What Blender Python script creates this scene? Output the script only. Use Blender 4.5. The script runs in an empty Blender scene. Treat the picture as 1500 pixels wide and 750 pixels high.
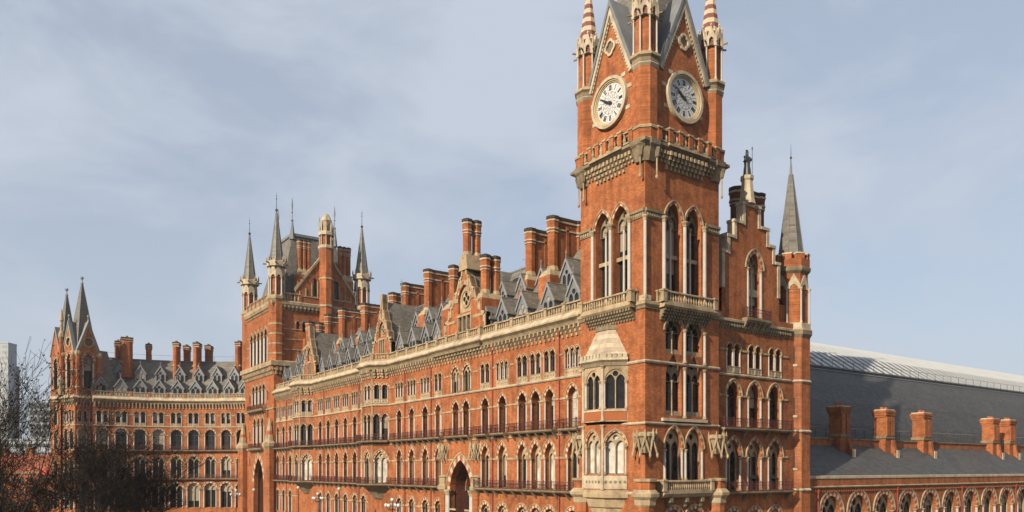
import bpy, math, random
from mathutils import Vector
from mathutils.geometry import delaunay_2d_cdt
PI = math.pi
random.seed(7)
scene = bpy.context.scene
COL = scene.collection

# ------------------------------------------------------------------ camera
cam_d = bpy.data.cameras.new('camera'); cam = bpy.data.objects.new('camera', cam_d); COL.objects.link(cam)
cam.location = (53.995, -53.674, 14.0)
cam.rotation_euler = (PI/2, 0, math.asin(0.81989))
cam_d.sensor_width = 36; cam_d.lens = 1117/1500*36
cam_d.shift_y = 311/1500
cam_d.clip_start = .5; cam_d.clip_end = 20000
scene.camera = cam
# ------------------------------------------------------------------ light
SUN_AZ, SUN_EL = math.radians(14), math.radians(28)     # azimuth east of south
sdir = Vector((math.sin(SUN_AZ)*math.cos(SUN_EL), -math.cos(SUN_AZ)*math.cos(SUN_EL), math.sin(SUN_EL)))
sun_d = bpy.data.lights.new('sun', 'SUN'); sun_d.energy = 5.0; sun_d.angle = math.radians(.53); sun_d.color = (1, .875, .675)
sun = bpy.data.objects.new('sun', sun_d); COL.objects.link(sun); sun.location = (60, -120, 90)
sun.rotation_euler = (-sdir).to_track_quat('-Z', 'Y').to_euler()
world = bpy.data.worlds.new('World'); scene.world = world; world.use_nodes = True
def setup_world():
    nt = world.node_tree; N = nt.nodes; L = nt.links; N.clear()
    out = N.new('ShaderNodeOutputWorld'); bg = N.new('ShaderNodeBackground'); bg.inputs[1].default_value = .092
    sky = N.new('ShaderNodeTexSky'); sky.sky_type = 'NISHITA'; sky.sun_disc = False
    sky.sun_elevation = SUN_EL; sky.sun_rotation = PI - SUN_AZ
    sky.altitude = 30; sky.air_density = 1.0; sky.dust_density = 3.0; sky.ozone_density = 1.2
    # thin high cloud veil over the whole sky
    tc = N.new('ShaderNodeTexCoord'); mp = N.new('ShaderNodeMapping'); mp.inputs['Scale'].default_value = (1.1, 1.1, 2.4)
    nz = N.new('ShaderNodeTexNoise'); nz.inputs['Scale'].default_value = 3.0; nz.inputs['Detail'].default_value = 7; nz.inputs['Roughness'].default_value = .55
    nz.inputs['Distortion'].default_value = .35
    rp = N.new('ShaderNodeMapRange'); rp.inputs[1].default_value = .40; rp.inputs[2].default_value = .62; rp.inputs[3].default_value = .60; rp.inputs[4].default_value = 1.0
    mx = N.new('ShaderNodeMixRGB'); mx.inputs[2].default_value = (3.86, 4.28, 4.98, 1)
    L.new(tc.outputs['Generated'], mp.inputs[0]); L.new(mp.outputs[0], nz.inputs[0]); L.new(nz.outputs[0], rp.inputs[0])
    L.new(rp.outputs[0], mx.inputs[0]); L.new(sky.outputs[0], mx.inputs[1]); L.new(mx.outputs[0], bg.inputs[0]); L.new(bg.outputs[0], out.inputs[0])
setup_world()
scene.view_settings.view_transform = 'Standard'; scene.view_settings.look = 'None'
scene.view_settings.exposure = .65; scene.view_settings.gamma = 1; scene.view_settings.use_curve_mapping = False

# ------------------------------------------------------------------ materials
MATS = {}
def mat(name, col, rough=.8, spec=.3, var=.12, vscale=.35, fine=6.0, fvar=.10, bump=0, metal=0, brick=False, streak=0, bands=None, tint=None, coursed=None, tamt=.7):
    col = tuple(v*.87 for v in col); tint = tint and tuple(v*.87 for v in tint)
    m = bpy.data.materials.new(name); m.use_nodes = True; nt = m.node_tree; N = nt.nodes; L = nt.links
    b = N['Principled BSDF']; b.inputs['Roughness'].default_value = rough; b.inputs['Metallic'].default_value = metal
    b.inputs['Specular IOR Level'].default_value = spec
    geo = N.new('ShaderNodeNewGeometry')
    def noise(scale, detail=4, vec=None):
        n = N.new('ShaderNodeTexNoise'); n.inputs['Scale'].default_value = scale; n.inputs['Detail'].default_value = detail
        L.new(vec if vec else geo.outputs['Position'], n.inputs['Vector']); return n.outputs['Fac']
    def mathn(op, a, bb):
        n = N.new('ShaderNodeMath'); n.operation = op
        for i, v in enumerate((a, bb)):
            if isinstance(v, (int, float)): n.inputs[i].default_value = v
            else: L.new(v, n.inputs[i])
        return n.outputs[0]
    def mul(colsock, fac, amt):          # colour * (1 + amt*(fac-.5)*2)
        k = mathn('ADD', mathn('MULTIPLY', mathn('SUBTRACT', fac, .5), 2*amt*1.9), 1)
        n = N.new('ShaderNodeVectorMath'); n.operation = 'SCALE'
        L.new(colsock, n.inputs[0]); L.new(k, n.inputs['Scale']); return n.outputs[0]
    rgb = N.new('ShaderNodeRGB'); rgb.outputs[0].default_value = (*col, 1); c = rgb.outputs[0]
    if brick:
        sep = N.new('ShaderNodeSeparateXYZ'); L.new(geo.outputs['Position'], sep.inputs[0])
        cmb = N.new('ShaderNodeCombineXYZ'); L.new(mathn('SUBTRACT', sep.outputs[1], sep.outputs[0]), cmb.inputs[0]); L.new(sep.outputs[2], cmb.inputs[1])
        bt = N.new('ShaderNodeTexBrick'); L.new(cmb.outputs[0], bt.inputs['Vector'])
        bt.inputs['Scale'].default_value = 1; bt.inputs['Brick Width'].default_value = .30; bt.inputs['Row Height'].default_value = .09
        bt.inputs['Mortar Size'].default_value = .012; bt.inputs['Bias'].default_value = 0
        bt.inputs['Color1'].default_value = (*[v*.70 for v in col], 1); bt.inputs['Color2'].default_value = (*[v*1.28 for v in col], 1)
        bt.inputs['Mortar'].default_value = (col[0]*.75+.03, col[1]*.9+.02, col[2]*1.1+.02, 1); c = bt.outputs[0]
    if coursed:
        sep = N.new('ShaderNodeSeparateXYZ'); L.new(geo.outputs['Position'], sep.inputs[0])
        cmb = N.new('ShaderNodeCombineXYZ'); L.new(mathn('SUBTRACT', sep.outputs[1], sep.outputs[0]), cmb.inputs[0]); L.new(sep.outputs[2], cmb.inputs[1])
        bt = N.new('ShaderNodeTexBrick'); L.new(cmb.outputs[0], bt.inputs['Vector'])
        bt.inputs['Scale'].default_value = 1; bt.inputs['Brick Width'].default_value = coursed[0]; bt.inputs['Row Height'].default_value = coursed[1]
        bt.inputs['Mortar Size'].default_value = .02
        bt.inputs['Color1'].default_value = (*[v*.74 for v in col], 1); bt.inputs['Color2'].default_value = (*[v*1.26 for v in col], 1)
        bt.inputs['Mortar'].default_value = (*[v*.6 for v in col], 1); c = bt.outputs[0]
    if bands:      # horizontal masonry bands (laid stone of a second colour)
        sep = N.new('ShaderNodeSeparateXYZ'); L.new(geo.outputs['Position'], sep.inputs[0])
        f = mathn('GREATER_THAN', mathn('FRACT', mathn('MULTIPLY', sep.outputs[2], 1/bands[1]), 0), .5)
        mxn = N.new('ShaderNodeMixRGB'); L.new(f, mxn.inputs[0]); L.new(c, mxn.inputs[1]); mxn.inputs[2].default_value = (*bands[0], 1); c = mxn.outputs[0]
    if tint:
        mxn = N.new('ShaderNodeMixRGB'); mxn.inputs[2].default_value = (*tint, 1)
        k = N.new('ShaderNodeMapRange'); k.inputs[1].default_value = .45; k.inputs[2].default_value = .75; k.inputs[4].default_value = tamt
        L.new(noise(.9, 5), k.inputs[0]); L.new(k.outputs[0], mxn.inputs[0]); L.new(c, mxn.inputs[1]); c = mxn.outputs[0]
    c = mul(c, noise(vscale, 4), var)
    c = mul(c, noise(fine, 3), fvar)
    if streak:
        mp = N.new('ShaderNodeMapping'); mp.inputs['Scale'].default_value = (1.6, 1.6, .13); L.new(geo.outputs['Position'], mp.inputs[0])
        c = mul(c, noise(1.1, 4, mp.outputs[0]), streak)
    L.new(c, b.inputs['Base Color'])
    if bump:
        bp = N.new('ShaderNodeBump'); bp.inputs['Strength'].default_value = bump; bp.inputs['Distance'].default_value = .05
        L.new(noise(fine*1.5, 4), bp.inputs['Height']); L.new(bp.outputs[0], b.inputs['Normal'])
    MATS[name] = m; return m
mat('brick', (.305, .096, .030), .85, .2, var=.26, vscale=.16, fine=2.6, fvar=.15, brick=True, streak=.28, bump=.15, tint=(.125, .036, .015), tamt=.7)
mat('brick_dark', (.13, .045, .024), .9, .15, var=.2, vscale=.5, brick=True, streak=.2)  # dark brick: portal shade painted into the colour
mat('voussoir_red', (.30, .092, .036), .85, .2, var=.1, vscale=.8)
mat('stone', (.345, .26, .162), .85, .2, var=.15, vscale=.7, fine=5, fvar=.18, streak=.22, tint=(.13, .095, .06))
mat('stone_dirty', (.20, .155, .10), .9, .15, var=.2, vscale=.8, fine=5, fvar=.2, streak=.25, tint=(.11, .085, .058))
mat('stone_pale', (.43, .355, .255), .8, .25, var=.14, vscale=.8, fine=6, fvar=.15, streak=.22, tint=(.19, .145, .10))
mat('soot', (.055, .042, .038), .9, .15, var=.2, vscale=1)
mat('marble', (.40, .36, .32), .5, .4, var=.12, vscale=1.2)
mat('slate', (.145, .130, .108), .62, .4, var=.14, vscale=.4, fine=4, fvar=.12, coursed=(.6, .28), streak=.10)
mat('slate_dark', (.060, .058, .056), .6, .35, var=.12, vscale=.25, fine=3, fvar=.08, coursed=(.7, .3), streak=.12)
mat('lead', (.15, .157, .166), .55, .4, var=.14, vscale=.8, streak=.15)
mat('lead_pale', (.20, .205, .21), .6, .4, var=.1, vscale=.8)
mat('glass', (.014, .014, .015), .08, .28, var=.5, vscale=1.3, fvar=0)
def blinds(m):     # roller blinds and curtains drawn to different heights behind the panes
    nt = m.node_tree; N = nt.nodes; L = nt.links; b = N['Principled BSDF']; old = b.inputs['Base Color'].links[0].from_socket
    oi = N.new('ShaderNodeObjectInfo'); tc = N.new('ShaderNodeTexCoord'); sp = N.new('ShaderNodeSeparateXYZ'); L.new(tc.outputs['Generated'], sp.inputs[0])
    def mt(op, a, c):
        n = N.new('ShaderNodeMath'); n.operation = op
        for i, v in enumerate((a, c)):
            if isinstance(v, (int, float)): n.inputs[i].default_value = v
            else: L.new(v, n.inputs[i])
        return n.outputs[0]
    r2 = mt('FRACT', mt('MULTIPLY', oi.outputs['Random'], 17.3), 0); drawn = mt('GREATER_THAN', sp.outputs[2], mt('SUBTRACT', 1.0, mt('MULTIPLY', r2, .8))); has = mt('LESS_THAN', oi.outputs['Random'], .42)
    mx = N.new('ShaderNodeMixRGB'); L.new(mt('MULTIPLY', mt('MULTIPLY', drawn, has), .8), mx.inputs[0]); L.new(old, mx.inputs[1]); mx.inputs[2].default_value = (.30, .26, .20, 1); L.new(mx.outputs[0], b.inputs['Base Color'])
blinds(MATS['glass'])
mat('oriel_band', (.33, .265, .20), .85, .2, var=.15, vscale=.8, streak=.2)
mat('blind', (.42, .385, .33), .5, .5, var=.5, vscale=.45, fine=.9, fvar=.3)
mat('sash', (.46, .43, .38), .6, .3, var=.06)
mat('sash_dark', (.035, .030, .028), .6, .3, var=.06)
mat('iron_red', (.075, .020, .016), .6, .3, var=.2)
mat('pipe_red', (.26, .045, .03), .5, .35, var=.12)
mat('iron', (.028, .027, .026), .55, .4, var=.15)
mat('bronze', (.030, .032, .028), .5, .5, var=.2)
mat('dial', (.52, .52, .52), .4, .4, var=.03, fvar=.02)
mat('dial_line', (.20, .185, .15), .6, .3, var=.05)
mat('gilt', (.42, .32, .17), .55, .4, var=.15, vscale=1.5)
mat('clock_black', (.022, .022, .025), .4, .4, var=.05)
mat('spire_stripe', (.46, .37, .26), .85, .2, var=.12, bands=((.155, .062, .055), 1.02))
mat('rib_white', (.42, .42, .41), .5, .4, var=.08)
mat('shed_glass', (.10, .11, .12), .35, .5, var=.1)
mat('asphalt', (.05, .05, .052), .85, .3, var=.15, vscale=.5)
mat('paving', (.24, .225, .20), .85, .3, var=.12, vscale=.5)
mat('kerb_stone', (.30, .29, .27), .85, .3)
mat('paint_white', (.75, .75, .72), .7, .3, var=.08)
mat('earth', (.075, .072, .06), .95, .1, var=.2)
mat('bark', (.020, .015, .012), .9, .15, var=.25, vscale=2)  # bark, twigs and leaves near black: the trees' shade put into colour
mat('twig', (.020, .014, .010), .9, .15, var=.25, vscale=2)
mat('dry_leaf', (.009, .007, .005), .8, .2, var=.3, vscale=2)
mat('globe', (.45, .45, .43), .25, .5, var=.02)
mat('far_grey', (.22, .235, .255), .6, .4, var=.06, vscale=.1)
mat('far_pale', (.30, .32, .345), .6, .4, var=.05, vscale=.1)
mat('far_dark', (.10, .115, .13), .4, .5, var=.08, vscale=.1)
mat('far_glass', (.05, .06, .075), .2, .5, var=.2, vscale=.3)
mat('tile_red', (.28, .085, .045), .85, .2, var=.2, vscale=.5)
mat('sign_red', (.55, .03, .03), .5, .3, var=.04)

# ------------------------------------------------------------------ mesh builder
class MB:
    def __init__(s): s.v = []; s.f = []; s.m = []
    def quad(s, pts, m):
        i = len(s.v); s.v += [tuple(p) for p in pts]; s.f.append(tuple(range(i, i+len(pts)))); s.m.append(m)
    def idx(s, vs, fs, m):
        i = len(s.v); s.v += [tuple(p) for p in vs]
        for k, f in enumerate(fs): s.f.append(tuple(i+j for j in f)); s.m.append(m if isinstance(m, str) else m[k])
    def box(s, x0, x1, y0, y1, z0, z1, m):
        s.idx([(x0,y0,z0),(x1,y0,z0),(x1,y1,z0),(x0,y1,z0),(x0,y0,z1),(x1,y0,z1),(x1,y1,z1),(x0,y1,z1)],
              [(3,2,1,0),(4,5,6,7),(0,1,5,4),(1,2,6,5),(2,3,7,6),(3,0,4,7)], m)
    def frus(s, x0, x1, y0, y1, z0, X0, X1, Y0, Y1, z1, m):
        s.idx([(x0,y0,z0),(x1,y0,z0),(x1,y1,z0),(x0,y1,z0),(X0,Y0,z1),(X1,Y0,z1),(X1,Y1,z1),(X0,Y1,z1)],
              [(3,2,1,0),(4,5,6,7),(0,1,5,4),(1,2,6,5),(2,3,7,6),(3,0,4,7)], m)
    def lathe(s, cx, cy, prof, n, m, rot=0, cap=True):
        vs = []; fs = []; ms = []
        for r, z in prof:
            for k in range(n):
                a = rot + 2*PI*k/n; vs.append((cx+r*math.cos(a), cy+r*math.sin(a), z))
        for j in range(len(prof)-1):
            for k in range(n):
                k2 = (k+1) % n; fs.append((j*n+k, j*n+k2, (j+1)*n+k2, (j+1)*n+k)); ms.append(m if isinstance(m, str) else m[j])
        if cap:
            fs.append(tuple(range(n-1, -1, -1))); ms.append(ms[0]); t = (len(prof)-1)*n
            fs.append(tuple(range(t, t+n))); ms.append(ms[len(fs)-3] if len(ms) > 2 else ms[0])
        s.idx(vs, fs, ms)
    def extr(s, poly, y0, y1, m, mback=None):      # polygon of (x,z), ccw seen from -y, extruded y0 (front) .. y1
        n = len(poly); vs = [(x, y0, z) for x, z in poly] + [(x, y1, z) for x, z in poly]
        fs = [tuple(range(n)), tuple(range(2*n-1, n-1, -1))] + [(i, n+i, n+(i+1) % n, (i+1) % n) for i in range(n)]
        s.idx(vs, fs, m)
    def plate(s, outline, holes, y0, y1, m, mj=None, sides=True):   # plate with holes, front y0, depth to y1
        pts = []; edges = []
        for lp in [outline]+holes:
            b = len(pts); pts += [Vector(p) for p in lp]; edges += [(b+i, b+(i+1) % len(lp)) for i in range(len(lp))]
        r = delaunay_2d_cdt(pts, edges, [], 0, 1e-5)
        V = r[0]; i = len(s.v); s.v += [(p.x, y0, p.y) for p in V]
        def inside(x, y, lp):
            c = False; n = len(lp)
            for k in range(n):
                (xa, ya), (xb, yb) = lp[k], lp[(k+1) % n]
                if (ya > y) != (yb > y) and x < (xb-xa)*(y-ya)/(yb-ya)+xa: c = not c
            return c
        bb = [(min(p[0] for p in h), max(p[0] for p in h), min(p[1] for p in h), max(p[1] for p in h), h) for h in holes]
        for f in r[2]:
            a, b, c = V[f[0]], V[f[1]], V[f[2]]
            ar = (b.x-a.x)*(c.y-a.y)-(b.y-a.y)*(c.x-a.x)
            if abs(ar) < 1e-9: continue
            x, y = (a.x+b.x+c.x)/3, (a.y+b.y+c.y)/3
            if not inside(x, y, outline) or any(h[0] < x < h[1] and h[2] < y < h[3] and inside(x, y, h[4]) for h in bb): continue
            s.f.append(tuple(i+k for k in (f if ar > 0 else f[::-1]))); s.m.append(m)
        for li, lp in enumerate([outline]+holes):
            if li == 0 and not sides: continue
            n = len(lp)
            ar = sum(lp[k][0]*lp[(k+1) % n][1]-lp[(k+1) % n][0]*lp[k][1] for k in range(n))
            for k in range(n):
                a, b = lp[k], lp[(k+1) % n]
                q = [(a[0], y0, a[1]), (a[0], y1, a[1]), (b[0], y1, b[1]), (b[0], y0, b[1])]
                if (ar < 0) != (li > 0): q = q[::-1]
                s.quad(q, (mj or m) if li else m)
    def sweep(s, path, prof, m, cap=True, closed=False):   # path of plan points, profile of (outward, z)
        n = len(path); P = [Vector(p) for p in path]; offs = []
        for i in range(n):
            if closed: a, b = P[i]-P[i-1], P[(i+1) % n]-P[i]
            else:
                a = P[i]-P[i-1] if i else P[1]-P[0]; b = P[i+1]-P[i] if i < n-1 else P[-1]-P[-2]
            na = Vector((a.y, -a.x)).normalized(); nb = Vector((b.y, -b.x)).normalized(); h = (na+nb)
            h = h/(1+na.dot(nb)) if 1+na.dot(nb) > .05 else na
            offs.append(h)
        k = len(prof); vs = []
        for i in range(n):
            for d, z in prof: vs.append((P[i].x+offs[i].x*d, P[i].y+offs[i].y*d, z))
        fs = []; ms = []
        for i in range(n if closed else n-1):
            i2 = (i+1) % n
            for j in range(k-1):
                fs.append((i*k+j, i2*k+j, i2*k+j+1, i*k+j+1)); ms.append(m if isinstance(m, str) else m[j])
        if cap and not closed:
            fs += [tuple(range(k)), tuple(range((n-1)*k+k-1, (n-1)*k-1, -1))]; ms += [m if isinstance(m, str) else m[0]]*2
        s.idx(vs, fs, ms)
    def tube(s, p, q, r0, r1, n, m):
        p = Vector(p); q = Vector(q); d = (q-p)
        if d.length < 1e-6: return
        d.normalize(); u = d.orthogonal().normalized(); w = d.cross(u); vs = []
        for c, r in ((p, r0), (q, r1)):
            for k in range(n):
                a = 2*PI*k/n; vs.append(c+u*(r*math.cos(a))+w*(r*math.sin(a)))
        s.idx(vs, [(k, (k+1) % n, n+(k+1) % n, n+k) for k in range(n)], m)
    def mesh(s, name='part'):
        me = bpy.data.meshes.new(name); names = []
        for m in s.m:
            if m not in names: names.append(m)
        me.from_pydata(s.v, [], s.f); d = {m: i for i, m in enumerate(names)}
        for m in names: me.materials.append(MATS[m])
        me.polygons.foreach_set('material_index', [d[m] for m in s.m]); me.update(); return me

def obj(name, me, parent=None, loc=(0, 0, 0), rz=0, kind=None, label=None):
    if isinstance(me, MB): me = me.mesh(name)
    o = bpy.data.objects.new(name, me); COL.objects.link(o)
    if parent: o.parent = parent
    o.location = loc; o.rotation_euler = (0, 0, rz)
    if kind: o['kind'] = kind
    if label: o['label'] = label
    return o
def thing(name, label, cat, loc=(0, 0, 0), group=None):
    o = bpy.data.objects.new(name, None); COL.objects.link(o); o.location = loc; o.empty_display_size = .5
    o['label'] = label; o['category'] = cat
    if group: o['group'] = group
    return o
def rel(t, p): return (p[0]-t.location[0], p[1]-t.location[1], p[2]-t.location[2])
def wpart(name, mb, t, kind=None, label=None): return obj(name, mb, t, rel(t, (0, 0, 0)), 0, kind, label)   # mesh given in world coordinates

class Frame:      # a facade: s to the right seen from outside, local y into the wall
    def __init__(s, a, b):
        s.a = Vector(a); d = Vector(b)-s.a; s.len = d.length; s.t = d.normalized(); s.n = Vector((s.t.y, -s.t.x)); s.rz = math.atan2(s.t.y, s.t.x)
    def at(s, u, d=0, z=0): p = s.a+s.t*u+s.n*d; return (p.x, p.y, z)
    def put(s, name, me, t, u=0, z=0, d=0, kind=None, label=None): return obj(name, me, t, rel(t, s.at(u, d, z)), s.rz, kind, label)

# ------------------------------------------------------------------ pointed arches and windows
def arc(a, R, zs, n=6, d=0):     # left spring -> apex -> right spring
    cx = R-a; th = math.acos(max(-1, min(1, -cx/(R+d)))) ; pts = []
    for i in range(n+1):
        t = PI+(th-PI)*i/n; pts.append((cx+(R+d)*math.cos(t), zs+(R+d)*math.sin(t)))
    return pts+[(-x, z) for x, z in pts[-2::-1]]
def rise(a, R, d=0): return math.sqrt((R+d)**2-(R-a)**2)
def hole(a, R, zs, z0=0, n=6): return [(-a, z0), (a, z0)]+arc(a, R, zs, n)[::-1]
def ring(mb, a, R, zs, d0, d1, y0, y1, n, mats, gap=0):
    p = arc(a, R, zs, n, d0); q = arc(a, R, zs, n, d1)
    for i in range(len(p)-1):
        m = mats[i % len(mats)]; (ax, az), (bx, bz), (cx, cz), (dx, dz) = p[i], p[i+1], q[i+1], q[i]
        yy = y0-(gap if i % 2 else 0)
        vs = [(ax,yy,az),(bx,yy,bz),(cx,yy,cz),(dx,yy,dz),(ax,y1,az),(bx,y1,bz),(cx,y1,cz),(dx,y1,dz)]
        fs = [(3,2,1,0),(0,1,5,4),(2,3,7,6)]
        if gap: fs += [(1,2,6,5),(3,0,4,7)]
        if i == 0: fs.append((3,0,4,7))
        if i == len(p)-2: fs.append((1,2,6,5))
        mb.idx(vs, fs, m)
def column_mesh(r, h, cap=.34, m='marble', mc='stone', n=8):
    mb = MB(); b = cap*.8
    mb.lathe(0, 0, [(r*1.5, 0), (r*1.5, b*.5), (r*1.15, b), (r, b+.02), (r*.94, h-cap), (r*1.15, h-cap+.04), (r*1.3, h-cap*.6), (r*1.85, h-cap*.25), (r*1.9, h)],
             n, [mc, mc, mc, m, mc, mc, mc, mc], rot=PI/n); return mb.mesh('column')
COLS = {}
def colm(r, h, m='marble', mc='stone', cap=.34):
    k = (round(r, 3), round(h, 2), m, mc, cap)
    if k not in COLS: COLS[k] = column_mesh(r, h, cap, m, mc)
    return COLS[k]

def kit(a, R, zs, ringw=.36, hood=.11, depth=.6, fill='sash', pane='glass', cols=(-1, 1), colr=.11, nb=5, panel=0, sill=.0, cold=.02, frame='sash_dark', hoodm='stone', mats=('stone_pale', 'voussoir_red'), colmat='marble', soffit=True):
    """a pointed-arch window in local coordinates, sill at z=0"""
    K = {'hole': hole(a, R, zs)}; P = []
    if ringw:
        mb = MB(); ring(mb, a, R, zs, .012, ringw, -.05, depth*.75 if soffit else .05, nb, mats, .012); P.append(('arch', mb.mesh('arch'), (0, 0, 0), None))
    if hood:
        mb = MB(); ring(mb, a, R, zs, ringw+.004, ringw+hood, -.14, .04, 7, (hoodm,))
        P.append(('hood_mould', mb.mesh('hood_mould'), (0, 0, 0), None))
    h = zs+rise(a, R)
    # frame: bars at depth
    fm = MB(); y0, y1 = depth-.10, depth-.02; t = .05
    ring(fm, a-.005, R-.005, zs, -.09, 0, y0, y1, 6, (frame,))
    fm.box(-a+.005, -a+.09, y0, y1, .02, zs, frame); fm.box(a-.09, a-.005, y0, y1, .02, zs, frame); fm.box(-a+.09, a-.09, y0, y1, .02, .13, frame)
    if fill == 'sash':
        fm.box(-.04, .04, y0+.012, y1, .13, h-.12, frame)
        for k in (1, 2): fm.box(-a+.09, a-.09, y0+.02, y1, zs*k/3-.03, zs*k/3+.03, frame)
        fm.box(-a+.06, a-.06, y0-.01, y1, zs-.05, zs+.05, frame)
    elif fill == 'slim':
        fm.box(-a+.09, a-.09, y0+.02, y1, zs*.5-.03, zs*.5+.03, frame); fm.box(-.025, .025, y0+.012, y1, .13, zs, frame)
    K['frame'] = fm.mesh('window')
    pm = MB(); pm.quad([(x, depth-.03, z) for x, z in hole(a+.02, R+.02, zs)], pane); P.append(('pane', pm.mesh('pane'), (0, 0, 0), None))
    if fill in ('tracery', 'belfry'):
        tm = MB(); b = a*.40; zt = zs*.98 if fill == 'tracery' else zs*1.0
        hs = []; zb = .06 if fill == 'tracery' else zs*.93
        for sx in (-1, 1): hs.append([(sx*a*.49+x, z) for x, z in hole(a*.44, a*.7, zt, zb+(0 if fill == 'tracery' else .06), 4)])
        rr = a*.27; zc = zs+rise(a, R)*.60
        if fill == 'tracery': hs.append([(rr*math.cos(k*PI/4), zc+rr*math.sin(k*PI/4)) for k in range(8)])
        else: hs.append([(rr*(1+.25*(k % 2))*math.cos(k*PI/6), zc+rr*(1+.25*(k % 2))*math.sin(k*PI/6)) for k in range(12)])
        tm.plate(hole(a-.006, R-.006, zs, .012 if fill == 'tracery' else zb), hs, depth-.30, depth-.12, 'stone' if fill == 'tracery' else 'stone_dirty'); P.append(('tracery', tm.mesh('tracery'), (0, 0, 0), None))
    if panel:
        bm = MB(); bm.box(-a-.06, a+.06, -.06, .12, 0, panel, 'stone')
        for sx in (-.5, .5):
            ring_pts = [(sx*a+.30*a*math.cos(k*PI/4), panel*.5+.30*a*math.sin(k*PI/4)) for k in range(8)]
            bm.extr(ring_pts, -.064, -.062, 'stone_dirty')
        bm.box(-a-.09, a+.09, -.11, .1, panel, panel+.07, 'stone'); P.append(('panel', bm.mesh('panel'), (0, 0, 0), None))
    if sill:
        bm = MB(); bm.box(-a-.2, a+.2, -sill, depth*.9, -.16, .012, 'stone'); P.append(('sill', bm.mesh('sill'), (0, 0, 0), None))
    if cols:
        c = colm(colr, zs-panel*0, colmat)
        for sx in cols: P.append(('column', c, (sx*(a+colr*.25), colr*.35-cold, 0), None))
    K['parts'] = P; return K
class Facade:
    def __init__(s, t, frame, outline, mat='brick', depth=.9): s.t = t; s.f = frame; s.o = outline; s.h = []; s.depth = depth; s.mat = mat; s.k = 0
    def win(s, K, u, z, label=None):
        s.h.append([(u+x, z+y) for x, y in K['hole']]); s.k += 1; d = .004*(s.k % 2)
        w = s.f.put('window', K['frame'], s.t, u, z, d, label=label)
        for nm, me, off, kd in K['parts']: obj(nm, me, w, off, 0, kd)
        return w
    def done(s, name='wall'):
        mb = MB(); mb.plate(s.o, s.h, 0, s.depth, s.mat, sides=False)
        return s.f.put(name, mb, s.t)
def rect(x0, x1, z0, z1): return [(x0, z0), (x1, z0), (x1, z1), (x0, z1)]

def corbels(mb, path, sp, w, d, z0, z1, m, lead=.3, steps=2):
    for a, b in zip(path[:-1], path[1:]):
        F = Frame(a, b); n = max(1, int((F.len-2*lead*0)/sp)); g = F.len/n; c, s_ = F.t, F.n
        for i in range(n):
            u = (i+.5)*g
            for k in range(steps):
                dd = d*(k+1)/steps; za = z0+(z1-z0)*k/steps; zb = z0+(z1-z0)*(k+1)/steps
                p = [F.at(u-w/2, 0), F.at(u+w/2, 0), F.at(u+w/2, dd), F.at(u-w/2, dd)]
                vs = [(q[0], q[1], za) for q in p]+[(q[0], q[1], zb) for q in p]
                mb.idx(vs, [(0,1,2,3),(7,6,5,4),(1,5,6,2),(0,3,7,4),(2,6,7,3)], m)
def balusters(mb, path, sp, r, z0, z1, m, n=6, skip=()):
    h = z1-z0
    for a, b in zip(path[:-1], path[1:]):
        F = Frame(a, b); k = max(1, int(F.len/sp)); g = F.len/k
        for i in range(k):
            p = F.at((i+.5)*g); mb.lathe(p[0], p[1], [(r*.8, z0), (r*1.25, z0+h*.32), (r*.6, z0+h*.8), (r*1.1, z1)], n, m, cap=False)
def balustrade(t, path, z0, z1, d=.32, pier_sp=3.0, sp=.42, r=.11, m='stone', piers=True, pierm='brick', name='balustrade'):
    """plinth, balusters and coping along a path, with piers"""
    h = z1-z0; mb = MB(); balusters(mb, path, sp, r, z0+.16, z1-.18, m); o = wpart(name, mb, t, 'stuff')
    mb = MB(); mb.sweep(path, [(-d/2, z0+.16), (-d/2, z0), (d/2, z0), (d/2, z0+.16), (-d/2, z0+.16)], m)
    x = wpart('plinth', mb, t); x.parent = o; x.location = (0, 0, 0)
    mb = MB(); mb.sweep(path, [(-d*.62, z1-.18), (d*.62, z1-.18), (d*.62, z1-.05), (d*.4, z1), (-d*.4, z1), (-d*.62, z1-.05), (-d*.62, z1-.18)], m)
    x = wpart('coping', mb, t); x.parent = o; x.location = (0, 0, 0)
    if piers:
        for a, b in zip(path[:-1], path[1:]):
            F = Frame(a, b); k = max(1, round(F.len/pier_sp))
            for i in range(k+1):
                if i == k and (a, b) != (path[-2], path[-1]): continue
                pb = MB(); pb.box(-.26, .26, -.24, .24, 0, h-.11, pierm); pb.box(-.33, .33, -.31, .31, h-.11, h+.07, m)
                p = F.at(F.len*i/k, 0, z0); obj('pier', pb, o, p, F.rz)
    return o
def railing(t, path, z0, h=1.05, m='iron_red', parent=None):
    mb = MB()
    for a, b in zip(path[:-1], path[1:]):
        F = Frame(a, b); k = max(2, int(F.len/.19))
        def bar(u0, u1, za, zb, w):
            p = [F.at(u0, -w), F.at(u1, -w), F.at(u1, w), F.at(u0, w)]
            mb.idx([(q[0], q[1], za) for q in p]+[(q[0], q[1], zb) for q in p], [(0,1,2,3),(4,5,6,7),(0,1,5,4),(1,2,6,5),(2,3,7,6),(3,0,4,7)], m)
        bar(0, F.len, z0+h-.05, z0+h, .03); bar(0, F.len, z0+.08, z0+.12, .02); bar(0, F.len, z0+h*.62, z0+h*.66, .018)
        for i in range(k+1):
            u = F.len*i/k; w = .036 if i % 8 == 0 else .014; bar(u-w, u+w, z0, z0+h+(.12 if i % 8 == 0 else -.02), w)
    o = wpart('railing', mb, t, 'stuff')
    if parent: o.parent = parent; o.location = (0, 0, 0)
    return o
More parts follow.
